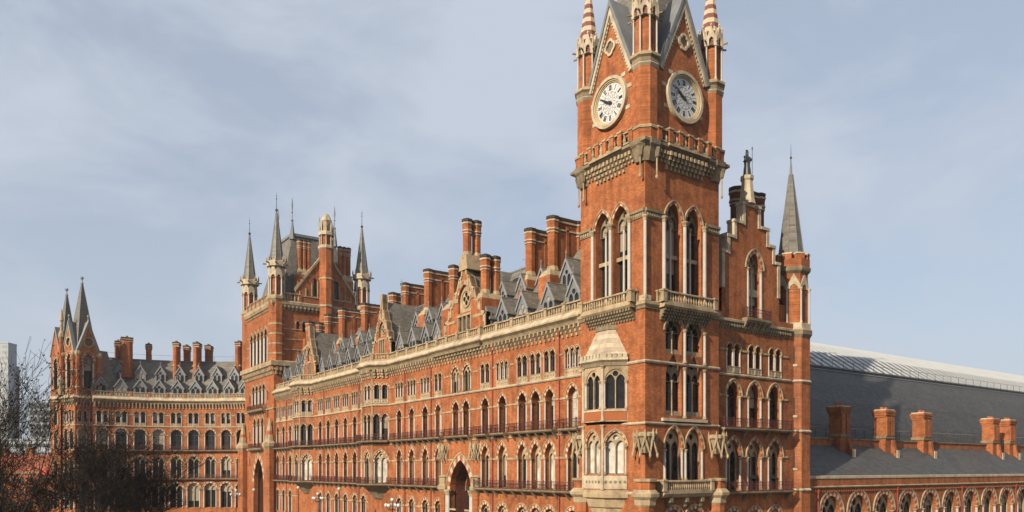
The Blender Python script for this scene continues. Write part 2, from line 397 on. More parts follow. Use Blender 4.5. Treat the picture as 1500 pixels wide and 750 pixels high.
def balcony(t, F, u0, u1, z, d=.95, th=.28, rail=True, m='stone_dirty', bsp=1.3, returns=True):
    """stone slab on brackets with an iron rail"""
    mb = MB(); p = [F.at(u0), F.at(u1)]
    mb.sweep([q[:2] for q in p], [(-.02, z-th), (d-.15, z-th), (d, z-th*.5), (d, z), (-.02, z), (-.02, z-th)], m)
    o = wpart('balcony', mb, t)
    n = max(2, int((u1-u0)/bsp)+1)
    for i in range(n):
        u = u0+.2+(u1-u0-.4)*i/(n-1)
        bb = MB(); bb.extr([(-.0, 0), (0, 0), (0, 0)], 0, 0, m) if False else None
        bb.frus(-.13, .13, -.12, .02, -.75, -.15, .15, -d*.8, .02, -.0, m)
        obj('bracket', bb, o, F.at(u, 0, z-th), F.rz)
    o.location = rel(t, (0, 0, 0))
    if rail:
        pts = [F.at(u0+.05, 0)[:2], F.at(u0+.05, d-.1)[:2], F.at(u1-.05, d-.1)[:2], F.at(u1-.05, 0)[:2]] if returns else [F.at(u0, d-.1)[:2], F.at(u1, d-.1)[:2]]
        r_ = railing(t, pts, z, parent=None); r_.parent = o; r_.location = (0, 0, 0)
    return o
def course(t, path, z, h=.22, d=.14, m='stone', name='string_course'):
    mb = MB(); mb.sweep(path, [(-.02, z), (d*.6, z), (d, z+h*.45), (d, z+h*.75), (d*.3, z+h), (-.02, z+h)], m); return wpart(name, mb, t)
def downpipe(t, x, y, z0, z1):
    mb = MB(); mb.lathe(0, 0, [(.075, 0), (.075, z1-z0)], 8, 'pipe_red')
    k = 1.5
    while k < z1-z0: mb.lathe(0, 0, [(.11, k), (.11, k+.12)], 8, 'pipe_red'); k += 2.2
    mb.frus(-.12, .12, -.12, .12, z1-z0-.05, -.3, .3, -.22, .16, z1-z0+.55, 'pipe_red'); obj('downpipe', mb, t, rel(t, (x, y, z0)))
def shaft(mb, cx, cy, z0, z1, r=.62, n=8, m='brick', pot=True):
    h = z1
    mb.lathe(cx, cy, [(r*1.25, z0), (r*1.25, z0+.5), (r, z0+1.0), (r, h-2.1), (r*1.16, h-2.05), (r*1.18, h-1.92), (r*1.06, h-1.88), (r*1.1, h-1.72), (r*1.24, h-1.68), (r*1.26, h-1.5), (r*1.12, h-1.45), (r*1.16, h-.75), (r*1.3, h-.68), (r*1.32, h-.5), (r*1.2, h-.44), (r*1.28, h-.3), (r*1.3, h-.02), (r*.9, h)],
             n, ['stone', 'stone', m, 'stone_pale', 'stone_pale', m, m, 'stone_pale', 'stone_pale', m, m, 'stone_pale', 'stone_pale', m, 'soot', 'soot', 'soot'], rot=PI/n)
    if pot: mb.lathe(cx, cy, [(r*.6, h-.02), (r*.55, h+.16)], 8, 'soot')
def chimney(t, x, y0, y1, z0, z1, r=.62, th=.85, base=None, dirx=False, m='brick'):
    """two octagonal shafts joined by a brick slab, with banded caps; runs north-south"""
    mb = MB(); L = y1-y0
    shaft(mb, 0, 0, 0, z1-z0, r, m=m); shaft(mb, 0, L, 0, z1-z0, r, m=m)
    h = z1-z0; w = th/2
    if L > r*2.6:
        a, b = r*.8, L-r*.8
        mb.box(-w, w, a, b, 0, h-1.1, m); mb.box(-w-.1, w+.1, a, b, h-1.68, h-1.5, 'stone_pale')
        for q, zz, z2, mm in ((.04, h-1.1, h-.7, m), (.16, h-.7, h-.5, 'stone_pale'), (.1, h-.5, h-.3, m), (.16, h-.3, h-.02, 'soot')): mb.box(-w-q, w+q, a, b, zz, z2, mm)
        mb.box(-w-.012, -w, L*.5-.12, L*.5+.12, .4, h-1.12, m); mb.box(w, w+.10, L*.5-.2, L*.5+.2, .4, h-1.12, m)
        k = a+.6
        while k < b-.3: mb.lathe(0, k, [(.24, h-.03), (.2, h+.12)], 6, 'soot'); k += .95
    if base: mb.frus(-w-.75, w+.75, -r-.7, L+r+.7, -base, -w-.75, w+.75, -r-.7, L+r+.7, -.35, 'brick'); mb.frus(-w-.75, w+.75, -r-.7, L+r+.7, -.35, -w-.2, w+.2, -r-.2, L+r+.2, .5, 'stone')
    obj('chimney', mb, t, rel(t, (x, y0, z0)), -PI/2 if dirx else 0)
DORM = {}
def dormer(t, x, y, z, w=1.15, hw=1.7, ha=2.0, dep=3.4, rz=0):
    k = (w, hw, ha, dep)
    if k not in DORM:
        b = MB(); b.box(-w+.05, w-.05, .12, dep, -.8, hw, 'lead')
        b.idx([(-w+.05, .14, hw), (w-.05, .14, hw), (0, .14, hw+ha-.25), (-w+.05, dep, hw), (w-.05, dep, hw), (0, dep, hw+ha-.25)], [(0,1,2),(3,5,4)], 'lead')
        r = MB(); e = .22
        for sx in (-1, 1):
            q = [(0, -.12, hw+ha), (sx*(w+e), -.12, hw-.28*ha/w*.5), (sx*(w+e), dep, hw-.28*ha/w*.5), (0, dep, hw+ha)]
            q2 = [(p[0], p[1], p[2]-.12) for p in q]
            if sx > 0: r.idx(q+q2, [(3,2,1,0),(4,5,6,7),(0,1,5,4),(1,2,6,5),(2,3,7,6)], 'slate')
            else: r.idx(q+q2, [(0,1,2,3),(7,6,5,4),(4,5,1,0),(5,6,2,1),(6,7,3,2)], 'slate')
        r.box(-.07, .07, -.14, dep, hw+ha-.04, hw+ha+.08, 'lead_pale')
        g = MB(); zt = hw+ha; ze = hw-.28*ha/w*.5
        for sx in (-1, 1):
            p = [(sx*(w+e), ze-.12), (0, zt-.02), (0, zt-.5), (sx*(w+e-.24), ze-.12)]
            g.extr(p if sx < 0 else p[::-1], -.2, -.05, 'lead_pale')
        f = MB(); hs = [[(x_+sx*w*.42, z_) for x_, z_ in hole(w*.30, w*.5, hw*.66, .25, 4)] for sx in (-1, 1)]
        rr = w*.27; zc = hw*.98+.12; hs.append([(rr*math.cos(q*PI/4), zc+rr*math.sin(q*PI/4)) for q in range(8)])
        f.plate([(-w+.02, -.5), (w-.02, -.5), (w-.02, hw*.9), (0, hw+ha*.8), (-w+.02, hw*.9)], hs, .0, .10, 'lead')
        pn = MB(); pn.box(-w*.8, w*.8, .085, .115, .05, hw*1.25, 'glass')
        fi = MB(); fi.lathe(0, 0, [(.07, 0), (.05, .3), (.1, .36), (.04, .42), (.025, .95)], 6, 'lead_pale'); fi.box(-.18, .18, -.03, .03, .62, .7, 'lead_pale')
        DORM[k] = [m.mesh(n) for m, n in ((b, 'dormer'), (r, 'dormer_roof'), (g, 'bargeboard'), (f, 'window_frame'), (pn, 'pane'), (fi, 'finial'))]
    M = DORM[k]; o = obj('dormer', M[0], t, rel(t, (x, y, z)), rz)
    for n, m in zip(('dormer_roof', 'bargeboard', 'window_frame', 'pane'), M[1:5]): obj(n, m, o)
    obj('finial', M[5], o, (0, -.1, hw+ha)); return o
def octo(cx, cy, r, rot=PI/8): return [(cx+r*math.cos(rot-2*PI*k/8), cy+r*math.sin(rot-2*PI*k/8)) for k in range(8)][::-1]
# ------------------------------------------------------------------ ground
def ground():
    mb = MB(); mb.quad([(-3000, -3000, -.03), (3000, -3000, -.03), (3000, 3000, -.03), (-3000, 3000, -.03)], 'earth'); obj('ground', mb, kind='structure')
    mb = MB(); mb.quad([(-400, -42, -.01), (400, -42, -.01), (400, -24, -.01), (-400, -24, -.01)], 'asphalt'); obj('road', mb, kind='structure')
    mb = MB(); mb.quad([(12, -24, -.006), (26, -24, -.006), (26, 400, -.006), (12, 400, -.006)], 'asphalt'); obj('road', mb, kind='structure')
    mb = MB()
    for k in range(40): mb.quad([(-200+k*8, -33.1, -.003), (-196+k*8, -33.1, -.003), (-196+k*8, -32.9, -.003), (-200+k*8, -32.9, -.003)], 'paint_white')
    obj('road_marking', mb, kind='structure')
    mb = MB(); mb.box(-300, 12, -24, -.3, -.02, .12, 'paving'); mb.box(3.0, 12, -.3, 300, -.02, .12, 'paving'); mb.box(-300, 12.2, -24.2, -24, -.02, .125, 'kerb_stone'); mb.box(12, 12.2, -24, 300, -.02, .125, 'kerb_stone')
    obj('pavement', mb, kind='structure')
ground()

# ------------------------------------------------------------------ clock tower
def niche(m, r=1.0, z1=17.05, z0=15.15):      # zigzag of carved gablets and hanging cusps round a canopy
    for k in range(8):
        a = k*PI/4; p = lambda ang, rr, z: (rr*math.cos(ang), rr*math.sin(ang), z)
        for e in (-PI/8, PI/8): m.tube(p(a, r*1.02, z1), p(a+e, r*1.28, z0+.15), .10, .06, 5, 'stone')
        m.lathe(*p(a+PI/8, r*1.28, 0)[:2], [(.03, z0-.15), (.12, z0+.05), (.12, z0+.2), (.05, z0+.4)], 6, 'stone')
        m.lathe(*p(a, r*1.1, 0)[:2], [(.1, z1-.3), (.14, z1), (.12, z1+.4), (.02, z1+.85)], 5, 'stone')
        q = [p(a-PI/8, r*1.12, z0+.55), p(a, r*.96, z1-.2), p(a+PI/8, r*1.12, z0+.55), p(a, r*.9, z0+1.1)]
        m.idx(q, [(0, 1, 3), (1, 2, 3)], 'stone_dirty')
W, Dp = 9.8, 10.9         # west-east, south-north
def clock_tower():
    T = thing('clock_tower', 'tall red brick clock tower with two white clock faces and striped corner pinnacles', 'clock tower', (-W/2, Dp/2, 0))
    FS = Frame((-W, 0), (0, 0)); FE = Frame((0, 0), (0, Dp)); FN = Frame((0, Dp), (-W, Dp)); FW = Frame((-W, Dp), (-W, 0))
    ring4 = [(-W, 0), (0, 0), (0, Dp), (-W, Dp)]
    ZT = 54.2
    S = Facade(T, FS, rect(0, W, 0, ZT), depth=1.2); E_ = Facade(T, FE, rect(0, Dp, 0, ZT), depth=1.2)
    N_ = Facade(T, FN, rect(0, W, 0, ZT)); W_ = Facade(T, FW, rect(0, Dp, 0, ZT))
    # belfry stage: paired tall lancets with a balustraded balcony on each face
    bel = kit(1.13, 2.0, 8.0, .27, .12, 1.0, 'belfry', 'glass', cols=(), nb=6, frame='sash_dark')
    bcol = colm(.2, 8.3, cap=.55); icol = colm(.13, 7.9, cap=.45)
    for F, fac, c, sp in ((FS, S, W/2+.02, 1.36), (FE, E_, 5.5, 1.46), (FN, N_, W/2, 1.36), (FW, W_, Dp/2, 1.46)):
        for sx in (-1, 1):
            w = fac.win(bel, c+sx*sp, 31.0)
            obj('mullion', icol, w, (0, .5, 0))
            tr = MB(); tr.box(-1.12, 1.12, .5, .62, 4.35, 4.75, 'stone'); obj('transom', tr, w)
        for u in (c-2*sp-.08, c, c+2*sp+.08): F.put('column', bcol, T, u, 30.9, .14)
        # balcony
        u0, u1 = c-3.75, c+3.75
        if F in (FS, FE):
            p = [F.at(u0, -.02)[:2], F.at(u0, .8)[:2], F.at(u1, .8)[:2], F.at(u1, -.02)[:2]]
            mb = MB(); mb.sweep([F.at(u0)[:2], F.at(u1)[:2]], [(-.02, 30.0), (.82, 30.0), (1.0, 30.2), (1.0, 30.5), (-.02, 30.5)], 'stone'); o = wpart('balcony', mb, T)
            mb = MB(); corbels(mb, [F.at(u0+.15)[:2], F.at(u1-.15)[:2]], .42, .24, .78, 28.85, 30.0, 'stone_dirty', steps=4); wpart('corbel_table', mb, T, 'stuff')
            balustrade(T, p, 30.5, 31.65, .26, 7.6, .36, .10, pierm='stone')
    # lower windows, east face
    t1 = kit(1.2, 2.3, 3.3, .24, .10, .7, 'tracery', 'glass', cols=(1,), colr=.13, nb=7, frame='sash_dark')
    t2 = kit(1.15, 1.17, 2.3, .24, .10, .65, 'belfry', 'glass', cols=(), nb=6)
    t3 = kit(1.15, 3.4, 3.7, 0, 0, .65, 'belfry', 'glass', cols=())
    for u in (4.02, 7.05):
        E_.win(t1, u, 12.75); w2 = E_.win(t2, u, 25.6); w3 = E_.win(t3, u, 19.35)
        obj('mullion', colm(.1, 2.3, 'stone', 'stone'), w2, (0, .3, 0)); obj('mullion', colm(.1, 3.6, 'stone', 'stone'), w3, (0, .3, 0))
        for wv, zv in ((w2, 0), (w3, 0)):
            bx_ = MB(); bx_.box(-1.13, 1.13, .28, .4, .02, .5, 'stone'); obj('panel', bx_, wv)
        FE.put('column', colm(.14, 3.2), T, u-1.36, 12.75, .06)
    for u in (4.02-1.5, 5.535, 7.05+1.5):
        if u > 3: FE.put('column', colm(.15, 5.2), T, u, 19.1, .1)
        if u > 3: FE.put('column', colm(.15, 3.4), T, u, 24.75, .1)
    FE.put('sill', (lambda m: (m.box(-3.3, 3.3, -.3, .05, 0, .3, 'stone_pale'), m)[1])(MB()), T, 5.53, 18.75)
    mb = MB(); mb.sweep([FE.at(1.9)[:2], FE.at(9.0)[:2]], [(-.02, 11.0), (.5, 11.1), (.8, 11.45), (.8, 11.7), (-.02, 11.7)], 'stone'); wpart('balcony', mb, T)
    balustrade(T, [FE.at(1.95, .0)[:2], FE.at(1.95, .62)[:2], FE.at(8.95, .62)[:2], FE.at(8.95, 0)[:2]], 11.7, 12.8, .25, 6.9, .3, .1, pierm='stone')
    mb = MB(); corbels(mb, [FE.at(2.0)[:2], FE.at(8.9)[:2]], 2.2, .4, .6, 10.1, 11.05, 'stone_dirty'); wpart('corbel_table', mb, T, 'stuff')
    g1 = kit(1.0, 1.0, 5.0, .4, .12, .7, 'tracery', 'glass', cols=(-1, 1), nb=6)
    for u in (4.02, 7.05): E_.win(g1, u, 3.8)
    # south oriel: front and two canted sides on a corbelled base under a banded stone roof
    ox, oh, op = -5.7, 1.5, 1.8
    orp = [(ox-oh-op, 0), (ox-oh, -op), (ox+oh, -op), (ox+oh+op, 0)]
    base = MB(); base.sweep(orp, [(-1.6, 7.9), (-1.15, 8.9), (-.95, 9.0), (-.7, 9.9), (-.5, 10.0), (-.25, 10.9), (.05, 11.0), (.12, 11.35), (.12, 11.75), (-.02, 11.8)], ['stone', 'stone_dirty', 'stone', 'stone_dirty', 'stone', 'stone', 'stone', 'stone', 'stone'])
    wpart('oriel_base', base, T)
    o1 = kit(1.02, 1.6, 2.9, .16, .13, .5, 'tracery', 'blind', cols=(-1, 1), colr=.12, nb=7, panel=0)
    o2 = kit(1.08, 1.2, 2.9, 0, 0, .4, 'tracery', 'glass', cols=(-1, 1), colr=.13)
    for i in range(3):
        F = Frame(orp[i], orp[i+1]); fa = Facade(T, F, rect(0, F.len, 11.75, 18.45), depth=.5); c = F.len/2
        fa.win(o1, c, 13.35); fa.done('oriel_wall')
        pn = MB(); pn.box(-c+.12, c-.12, -.06, .03, 11.9, 13.25, 'stone_pale')
        for k in range(5): pn.extr([((k-2)*.48+.17*math.cos(a*PI/4), 12.6+.17*math.sin(a*PI/4)) for a in range(8)], -.064, -.061, 'stone_dirty')
        F.put('panel', pn, T, c)
        fb = Facade(T, F, rect(0, F.len, 18.75, 24.5), mat='stone', depth=.5); fb.win(o2, c, 20.0); fb.done('oriel_wall')
        pn = MB(); pn.box(-c+.14, c-.14, -.05, .03, 18.9, 19.8, 'voussoir_red'); pn.box(-c+.1, c-.1, -.1, .02, 19.8, 19.95, 'stone_pale'); F.put('panel', pn, T, c)
        for u in (0.02, F.len-.02) if i != 1 else ():
            pass
    for p in orp[1:3]:
        obj('column', colm(.14, 6.6, 'stone_pale'), T, rel(T, (p[0], p[1]-.02, 11.8))); obj('column', colm(.15, 5.7, 'stone_pale'), T, rel(T, (p[0], p[1]-.02, 18.75)))
    mb = MB(); mb.sweep(orp, [(-.1, 24.35), (.1, 24.4), (.14, 24.75), (.42, 24.95), (.42, 25.2), (.3, 25.25), (.3, 25.55), (.0, 25.6), (-.2, 25.4)], ['stone_pale', 'stone_dirty', 'stone_pale', 'stone_pale', 'stone_pale', 'stone_pale', 'stone_pale', 'stone_pale']); wpart('oriel_cornice', mb, T)
    mb = MB(); corbels(mb, orp, .5, .3, .44, 25.2, 25.62, 'stone_pale', steps=1); wpart('oriel_cresting', mb, T, 'stuff')
    rf = MB(); n_ = 6; prof = []
    for k in range(n_):
        a, b = k/n_, (k+1)/n_; za, zb = 25.35+a*3.0, 25.35+b*3.0
        prof += [(-.02-a*1.35, za), (-.02-b*1.35+.03, zb-.02)]
    rf.sweep(orp, prof, [x for k in range(n_) for x in (('stone_pale', 'oriel_band')[k % 2], 'stone_dirty')][:len(prof)-1]); rf.sweep(orp, [(-1.5, 28.3), (-1.22, 28.32), (-1.2, 28.75), (-1.7, 28.8)], 'stone_dirty'); wpart('oriel_roof', rf, T)
    for f in (S, E_, N_, W_): f.done()
    # string courses
    for z, h, d in ((11.35, .3, .16), (18.35, .26, .2), (24.45, .3, .2)):
        course(T, [(-W, 0), (0, 0)] if z < 12 and False else [(-W, Dp*.3), (-W, 0), (0, 0), (0, Dp)], z, h, d, 'stone_pale')
    mb = MB(); mb.sweep([(-W, Dp), (-W, 0), (0, 0), (0, Dp), (-W, Dp)][:4], [(-.02, 29.75), (.12, 29.8), (.12, 30.05), (.28, 30.2), (.28, 30.45), (.05, 30.6), (-.02, 30.6)], ['stone_dirty', 'stone_dirty', 'stone', 'stone', 'stone', 'stone']); wpart('string_course', mb, T)
    cap = [(-.02, 38.75), (.1, 38.8), (.1, 39.25), (.26, 39.35), (.26, 39.6), (.04, 39.7), (-.02, 39.7)]
    for F, c, e in ((FS, W/2, 2.9), (FE, 5.5, 3.1)):
        for a, b in ((0, c-e-.05), (c+e+.05, F.len)):
            mb = MB(); mb.sweep([F.at(a)[:2], F.at(b)[:2]], cap, 'stone_dirty'); wpart('capital_band', mb, T)
            mb = MB(); corbels(mb, [F.at(a+.1)[:2], F.at(b-.05)[:2]], .3, .16, .17, 38.95, 39.25, 'stone', steps=1); wpart('capital_carving', mb, T, 'stuff')
    obj('column', colm(.17, 8.15, cap=.5), T, rel(T, (.06, -.06, 30.75)))
    bb = MB(); bb.box(-.42, .42, -.42, .42, 0, .55, 'stone_pale'); obj('column_base', bb, T, rel(T, (-.16, .16, 30.5)))
    # clock-stage gallery
    gp = [(-W-.02, Dp), (-W-.02, -.02), (.02, -.02), (.02, Dp)]
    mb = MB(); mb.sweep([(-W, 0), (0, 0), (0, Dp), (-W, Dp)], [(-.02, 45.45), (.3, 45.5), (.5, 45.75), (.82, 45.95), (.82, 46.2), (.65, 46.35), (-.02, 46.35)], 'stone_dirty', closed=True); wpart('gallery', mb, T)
    for F in (FS, FE):
        L = F.len
        mb = MB(); corbels(mb, [F.at(1.3)[:2], F.at(L-1.3)[:2]], .5, .24, .7, 44.6, 45.6, 'stone', steps=3)
        corbels(mb, [F.at(2.6)[:2], F.at(L-2.6)[:2]], .56, .26, .86, 44.0, 45.62, 'stone', steps=4); wpart('corbel_table', mb, T, 'stuff')
        sl = MB(); sl.box(2.4, L-2.4, -1.0, -.4, 46.05, 46.37, 'stone'); F.put('gallery_slab', sl, T)
        d = .64
        balustrade(T, [F.at(1.2, d)[:2], F.at(2.6, d)[:2]], 46.35, 47.6, .28, 1.4, .5, .14, pierm='brick')
        balustrade(T, [F.at(2.6, d+.16)[:2], F.at(L-2.6, d+.16)[:2]], 46.35, 47.7, .3, (L-5.2)/4, .6, .15, pierm='brick')
        balustrade(T, [F.at(L-2.6, d)[:2], F.at(L-1.2, d)[:2]], 46.35, 47.6, .28, 1.4, .5, .14, pierm='brick')
    # corner pinnacles
    rr = 1.28
    for ci, (cx, cy, vis) in enumerate(((-.62, .62, 1), (-W+.62, .62, 1), (-.62, Dp-.62, 1), (-W+.62, Dp-.62, 0))):
        q = obj('corner_turret', (lambda m: (m.lathe(0, 0, [(rr, 46.0), (rr, 53.7)], 8, 'brick', PI/8), m)[1])(MB()), T, rel(T, (cx, cy, 0)))
        def sub(n, f, kd=None):
            m = MB(); f(m); return obj(n, m, q, (0, 0, 0), 0, kd)
        sub('gallery_corner', lambda m: (m.lathe(0, 0, [(1.0, 44.3), (1.3, 45.2), (1.4, 45.55), (1.62, 45.8), (1.68, 46.3), (1.5, 46.4)], 8, ['stone_dirty', 'stone_dirty', 'stone_dirty', 'stone_dirty', 'stone'], PI/8), m.lathe(0, 0, [(1.48, 46.4), (1.48, 47.35)], 8, 'brick', PI/8), m.lathe(0, 0, [(1.58, 47.35), (1.62, 47.55), (1.45, 47.68), (1.3, 47.68)], 8, 'stone', PI/8)))
        for k in range(8):
            a = PI/8+k*PI/4
            ro = MB(); rp = 1.62; ro.lathe(0, 0, [(.3, 0), (.3, .05)], 10, 'stone')
            x, y = 1.3*math.cos(a), 1.3*math.sin(a)
            out = (cx+x > -.1 or cx+x < -W+.1 or cy+y < .1 or cy+y > Dp-.1)
            if out and k % 2 == 0:
                m = MB(); m.lathe(0, 0, [(.0, 42.5), (.13, 42.65), (.16, 42.85), (.08, 42.95), (.08, 44.6), (.2, 44.75), (.3, 45.2), (.42, 45.6)], 6, ['stone', 'stone', 'stone', 'stone', 'stone_dirty', 'stone_dirty', 'stone_dirty'], cap=False); obj('pendant_shaft', m, q, (x*.95, y*.95, 0))
        sub('band', lambda m: (m.lathe(0, 0, [(rr, 53.5), (rr+.2, 53.75), (rr+.12, 53.85), (rr+.12, 54.3), (rr+.32, 54.5), (rr+.32, 54.75), (rr, 54.95)], 8, ['stone_pale', 'stone_pale', 'stone_dirty', 'stone_dirty', 'stone', 'stone'], PI/8)))
        sub('arcade', lambda m: m.lathe(0, 0, [(1.05, 54.8), (1.05, 58.6)], 8, 'brick', PI/8))
        for k in range(8):
            a = PI/8+k*PI/4; obj('shaft', colm(.095, 3.75, 'marble', 'stone_pale', .4), q, (1.22*math.cos(a), 1.22*math.sin(a), 54.9))
        for k in range(8):
            a = k*PI/4; m = MB(); hs = [hole(.24, .4, .45, 0, 4)]
            m.plate([(-.52, -.1), (-.24, -.1), (-.24, 0), (.24, 0), (.24, -.1), (.52, -.1), (.52, .55), (.0, 2.0), (-.52, .55)], [[(x*.98, z+.02) for x, z in hole(.24, .4, .45, 0, 4)]], -.12, .25, 'stone_pale')
            m.lathe(0, 0, [(.05, 1.95), (.12, 2.15), (.03, 2.35)], 5, 'stone_pale')
            obj('gablet', m, q, (1.18*math.cos(a), 1.18*math.sin(a), 58.55), a+PI/2)
            a2 = a+PI/8; m = MB(); m.lathe(0, 0, [(.1, -.3), (.16, 0), (.13, .6), (.03, 1.5)], 5, 'stone_pale'); m.box(.1, .55, -.06, .06, .05, .2, 'stone_dirty'); obj('gargoyle', m, q, (1.3*math.cos(a2), 1.3*math.sin(a2), 58.7), a2)
        sub('spire', lambda m: (m.lathe(0, 0, [(1.14, 58.5), (1.12, 59.6), (.12, 66.6)], 8, 'spire_stripe', PI/8), m.lathe(0, 0, [(.12, 66.5), (.3, 66.9), (.12, 67.2), (.22, 67.6), (.02, 68.6)], 6, 'stone_pale')))
    # gables with clock faces
    for F, c, hw in ((FS, W/2-.05, 3.15), (FE, Dp/2-.05, 3.4), (FN, W/2, 3.15), (FW, Dp/2, 3.4)):
        za, zb = 61.4, 54.0
        g = MB(); g.extr([(-hw, zb), (hw, zb), (0, za)], 0.003, .6, 'brick'); o = F.put('gable', g, T, c)
        m = MB(); sl = (za-zb)/hw
        for sx in (-1, 1):
            def strip(a, b, y0, y1, mm, lo=.0):
                n = math.hypot(hw, za-zb); ox_, oz_ = sx*(za-zb)/n, hw/n
                p = [(sx*hw*(1-lo)+ox_*a, zb+(za-zb)*lo+oz_*a), (0, za+a*n/hw), (0, za+b*n/hw), (sx*hw*(1-lo)+ox_*b, zb+(za-zb)*lo+oz_*b)]
                m.extr(p[::-1] if sx > 0 else p, y0, y1, mm)
            strip(-.42, -.20, -.10, .05, 'stone_dirty'); strip(-.20, .12, -.22, .1, 'stone_pale')
            for k in range(19):
                f = (k+.5)/19.6; xx, zz = sx*hw*(1-f), zb+(za-zb)*f; n = math.hypot(hw, za-zb); xx -= sx*(za-zb)/n*.32; zz -= hw/n*.32
                if abs(xx) > .12: m.lathe(xx, -.09, [(.10, zz-.12), (.10, zz+.12)], 4, 'stone_pale', PI/4)
        obj('verge', m, o)
        lr = MB()
        for sx in (-1, 1):
            n = math.hypot(hw, za-zb); e = .16
            a1, b1 = (sx*(hw+e), zb+.05), (0, za+e*n/hw+.1)
            p = [(a1[0], -.28, a1[1]), (b1[0], -.28, b1[1]), (b1[0], 4.2, b1[1]), (a1[0], 4.2, a1[1])]; p2 = [(x+sx*.34, y, z+.1 if i in (0, 3) else z+.75) for i, (x, y, z) in enumerate(p)]
            p2[1] = (0, -.28, b1[1]+.75); p2[2] = (0, 4.2, b1[1]+.75)
            lr.idx(p+p2, [(0,1,2,3),(4,5,6,7),(0,1,5,4),(0,4,7,3)], ['slate', 'lead', 'lead', 'lead'])
        obj('gable_roof', lr, o)
        m = MB(); m.lathe(0, .1, [(.1, za+.9), (.08, za+1.6), (.22, za+1.8), (.07, za+2), (.03, za+3)], 6, 'lead_pale'); obj('finial', m, o)
        # quatrefoil opening
        m = MB(); zc = 57.6
        ql = [(r_*math.cos(k*PI/12), zc+r_*math.sin(k*PI/12)*1.1) for k in range(24) for r_ in (.44+.14*abs(math.cos(k*PI/6)),)]
        qo = [(r_*math.cos(k*PI/12), zc+r_*math.sin(k*PI/12)*1.1) for k in range(24) for r_ in (.66+.16*abs(math.cos(k*PI/6)),)]
        m.plate(qo, [ql], -.2, .05, 'stone_pale'); m.extr(ql, -.02, -.01, 'stone_dirty'); m.box(-1.15, -.7, -.06, .02, zc-.02, zc+.38, 'stone_pale'); m.box(.7, 1.15, -.06, .02, zc-.02, zc+.38, 'stone_pale')
        obj('quatrefoil', m, o)
        # clock
        CR = 2.72; zc = 51.85
        m = MB(); m.plate([(CR*math.cos(k*PI/24), CR*math.sin(k*PI/24)) for k in range(48)], [[(2.38*math.cos(k*PI/24), 2.38*math.sin(k*PI/24)) for k in range(48)]], -.42, .02, 'stone_pale')
        ck = F.put('clock_face', m, T, c, zc); ck.scale = (.96, 1, .96)
        m = MB()
        for ra, rb, y0, mm in ((2.40, 2.22, -.30, 'gilt'), (2.24, 2.10, -.2, 'gilt')):
            m.plate([(ra*math.cos(k*PI/24), ra*math.sin(k*PI/24)) for k in range(48)], [[(rb*math.cos(k*PI/24), rb*math.sin(k*PI/24)) for k in range(48)]], y0, -.05, mm)
        for k in range(60):
            a = k*PI/30; s_, c_ = math.sin(a), math.cos(a); ca = [(2.00*s_-.03*c_, 2.00*c_+.03*s_), (2.00*s_+.03*c_, 2.00*c_-.03*s_), (2.12*s_+.03*c_, 2.12*c_-.03*s_), (2.12*s_-.03*c_, 2.12*c_+.03*s_)]
            m.extr(ca, -.115, -.1, 'gilt')
        obj('bezel', m, ck)
        m = MB(); m.extr([(2.12*math.cos(k*PI/24), 2.12*math.sin(k*PI/24)) for k in range(48)], -.10, -.02, 'dial'); obj('dial', m, ck)
        m = MB()
        def stroke(x0, z0, x1, z1, w, mm='clock_black', y=-.125):
            d = Vector((x1-x0, z1-z0)).normalized()*w/2; n_ = Vector((-d.y, d.x))
            m.extr([(x0-n_.x, z0-n_.y), (x1-n_.x, z1-n_.y), (x1+n_.x, z1+n_.y), (x0+n_.x, z0+n_.y)], y, -.102, mm)
        for k in range(12):        # tracery of the dial: petals and dividing lines
            a = k*PI/6+PI/12
            pts = [(r_*math.sin(a2), r_*math.cos(a2)) for r_, a2 in ((.0, a), (.55, a-.42), (1.12, a))]
            q2 = (.55*math.sin(a+.42), .55*math.cos(a+.42)); stroke(*pts[0], *pts[1], .05, 'dial_line', -.11); stroke(*pts[1], *pts[2], .05, 'dial_line', -.112); stroke(*q2, *pts[2], .05, 'dial_line', -.114)
            stroke(1.16*math.sin(a), 1.16*math.cos(a), 2.0*math.sin(a), 2.0*math.cos(a), .045, 'dial_line', -.111)
            b = a+PI/6; stroke(1.16*math.sin(a), 1.16*math.cos(a), 1.16*math.sin(b), 1.16*math.cos(b), .06, 'dial_line', -.113)
        obj('dial_tracery', m, ck)
        NUM = ['XII', 'I', 'II', 'III', 'IIII', 'V', 'VI', 'VII', 'VIII', 'IX', 'X', 'XI']
        for k, s_ in enumerate(NUM):
            m = MB(); wd = {'I': .11, 'V': .24, 'X': .24}; tot = sum(wd[c_] for c_ in s_); x = -tot/2; h0, h1 = -.26, .26
            for c_ in s_:
                w = wd[c_]; xm = x+w/2
                if c_ == 'I': stroke(xm, h0, xm, h1, .075)
                elif c_ == 'V': stroke(xm-.09, h1, xm, h0, .075); stroke(xm, h0, xm+.09, h1, .045, y=-.127)
                else: stroke(xm-.1, h1, xm+.1, h0, .075); stroke(xm-.1, h0, xm+.1, h1, .045, y=-.127)
                x += w
            for zz in (h0, h1): stroke(-tot/2, zz, tot/2, zz, .03, y=-.129)
            no = obj('numeral', m, ck, (1.62*math.sin(k*PI/6), 0, 1.62*math.cos(k*PI/6))); no.rotation_euler = (0, k*PI/6, 0)
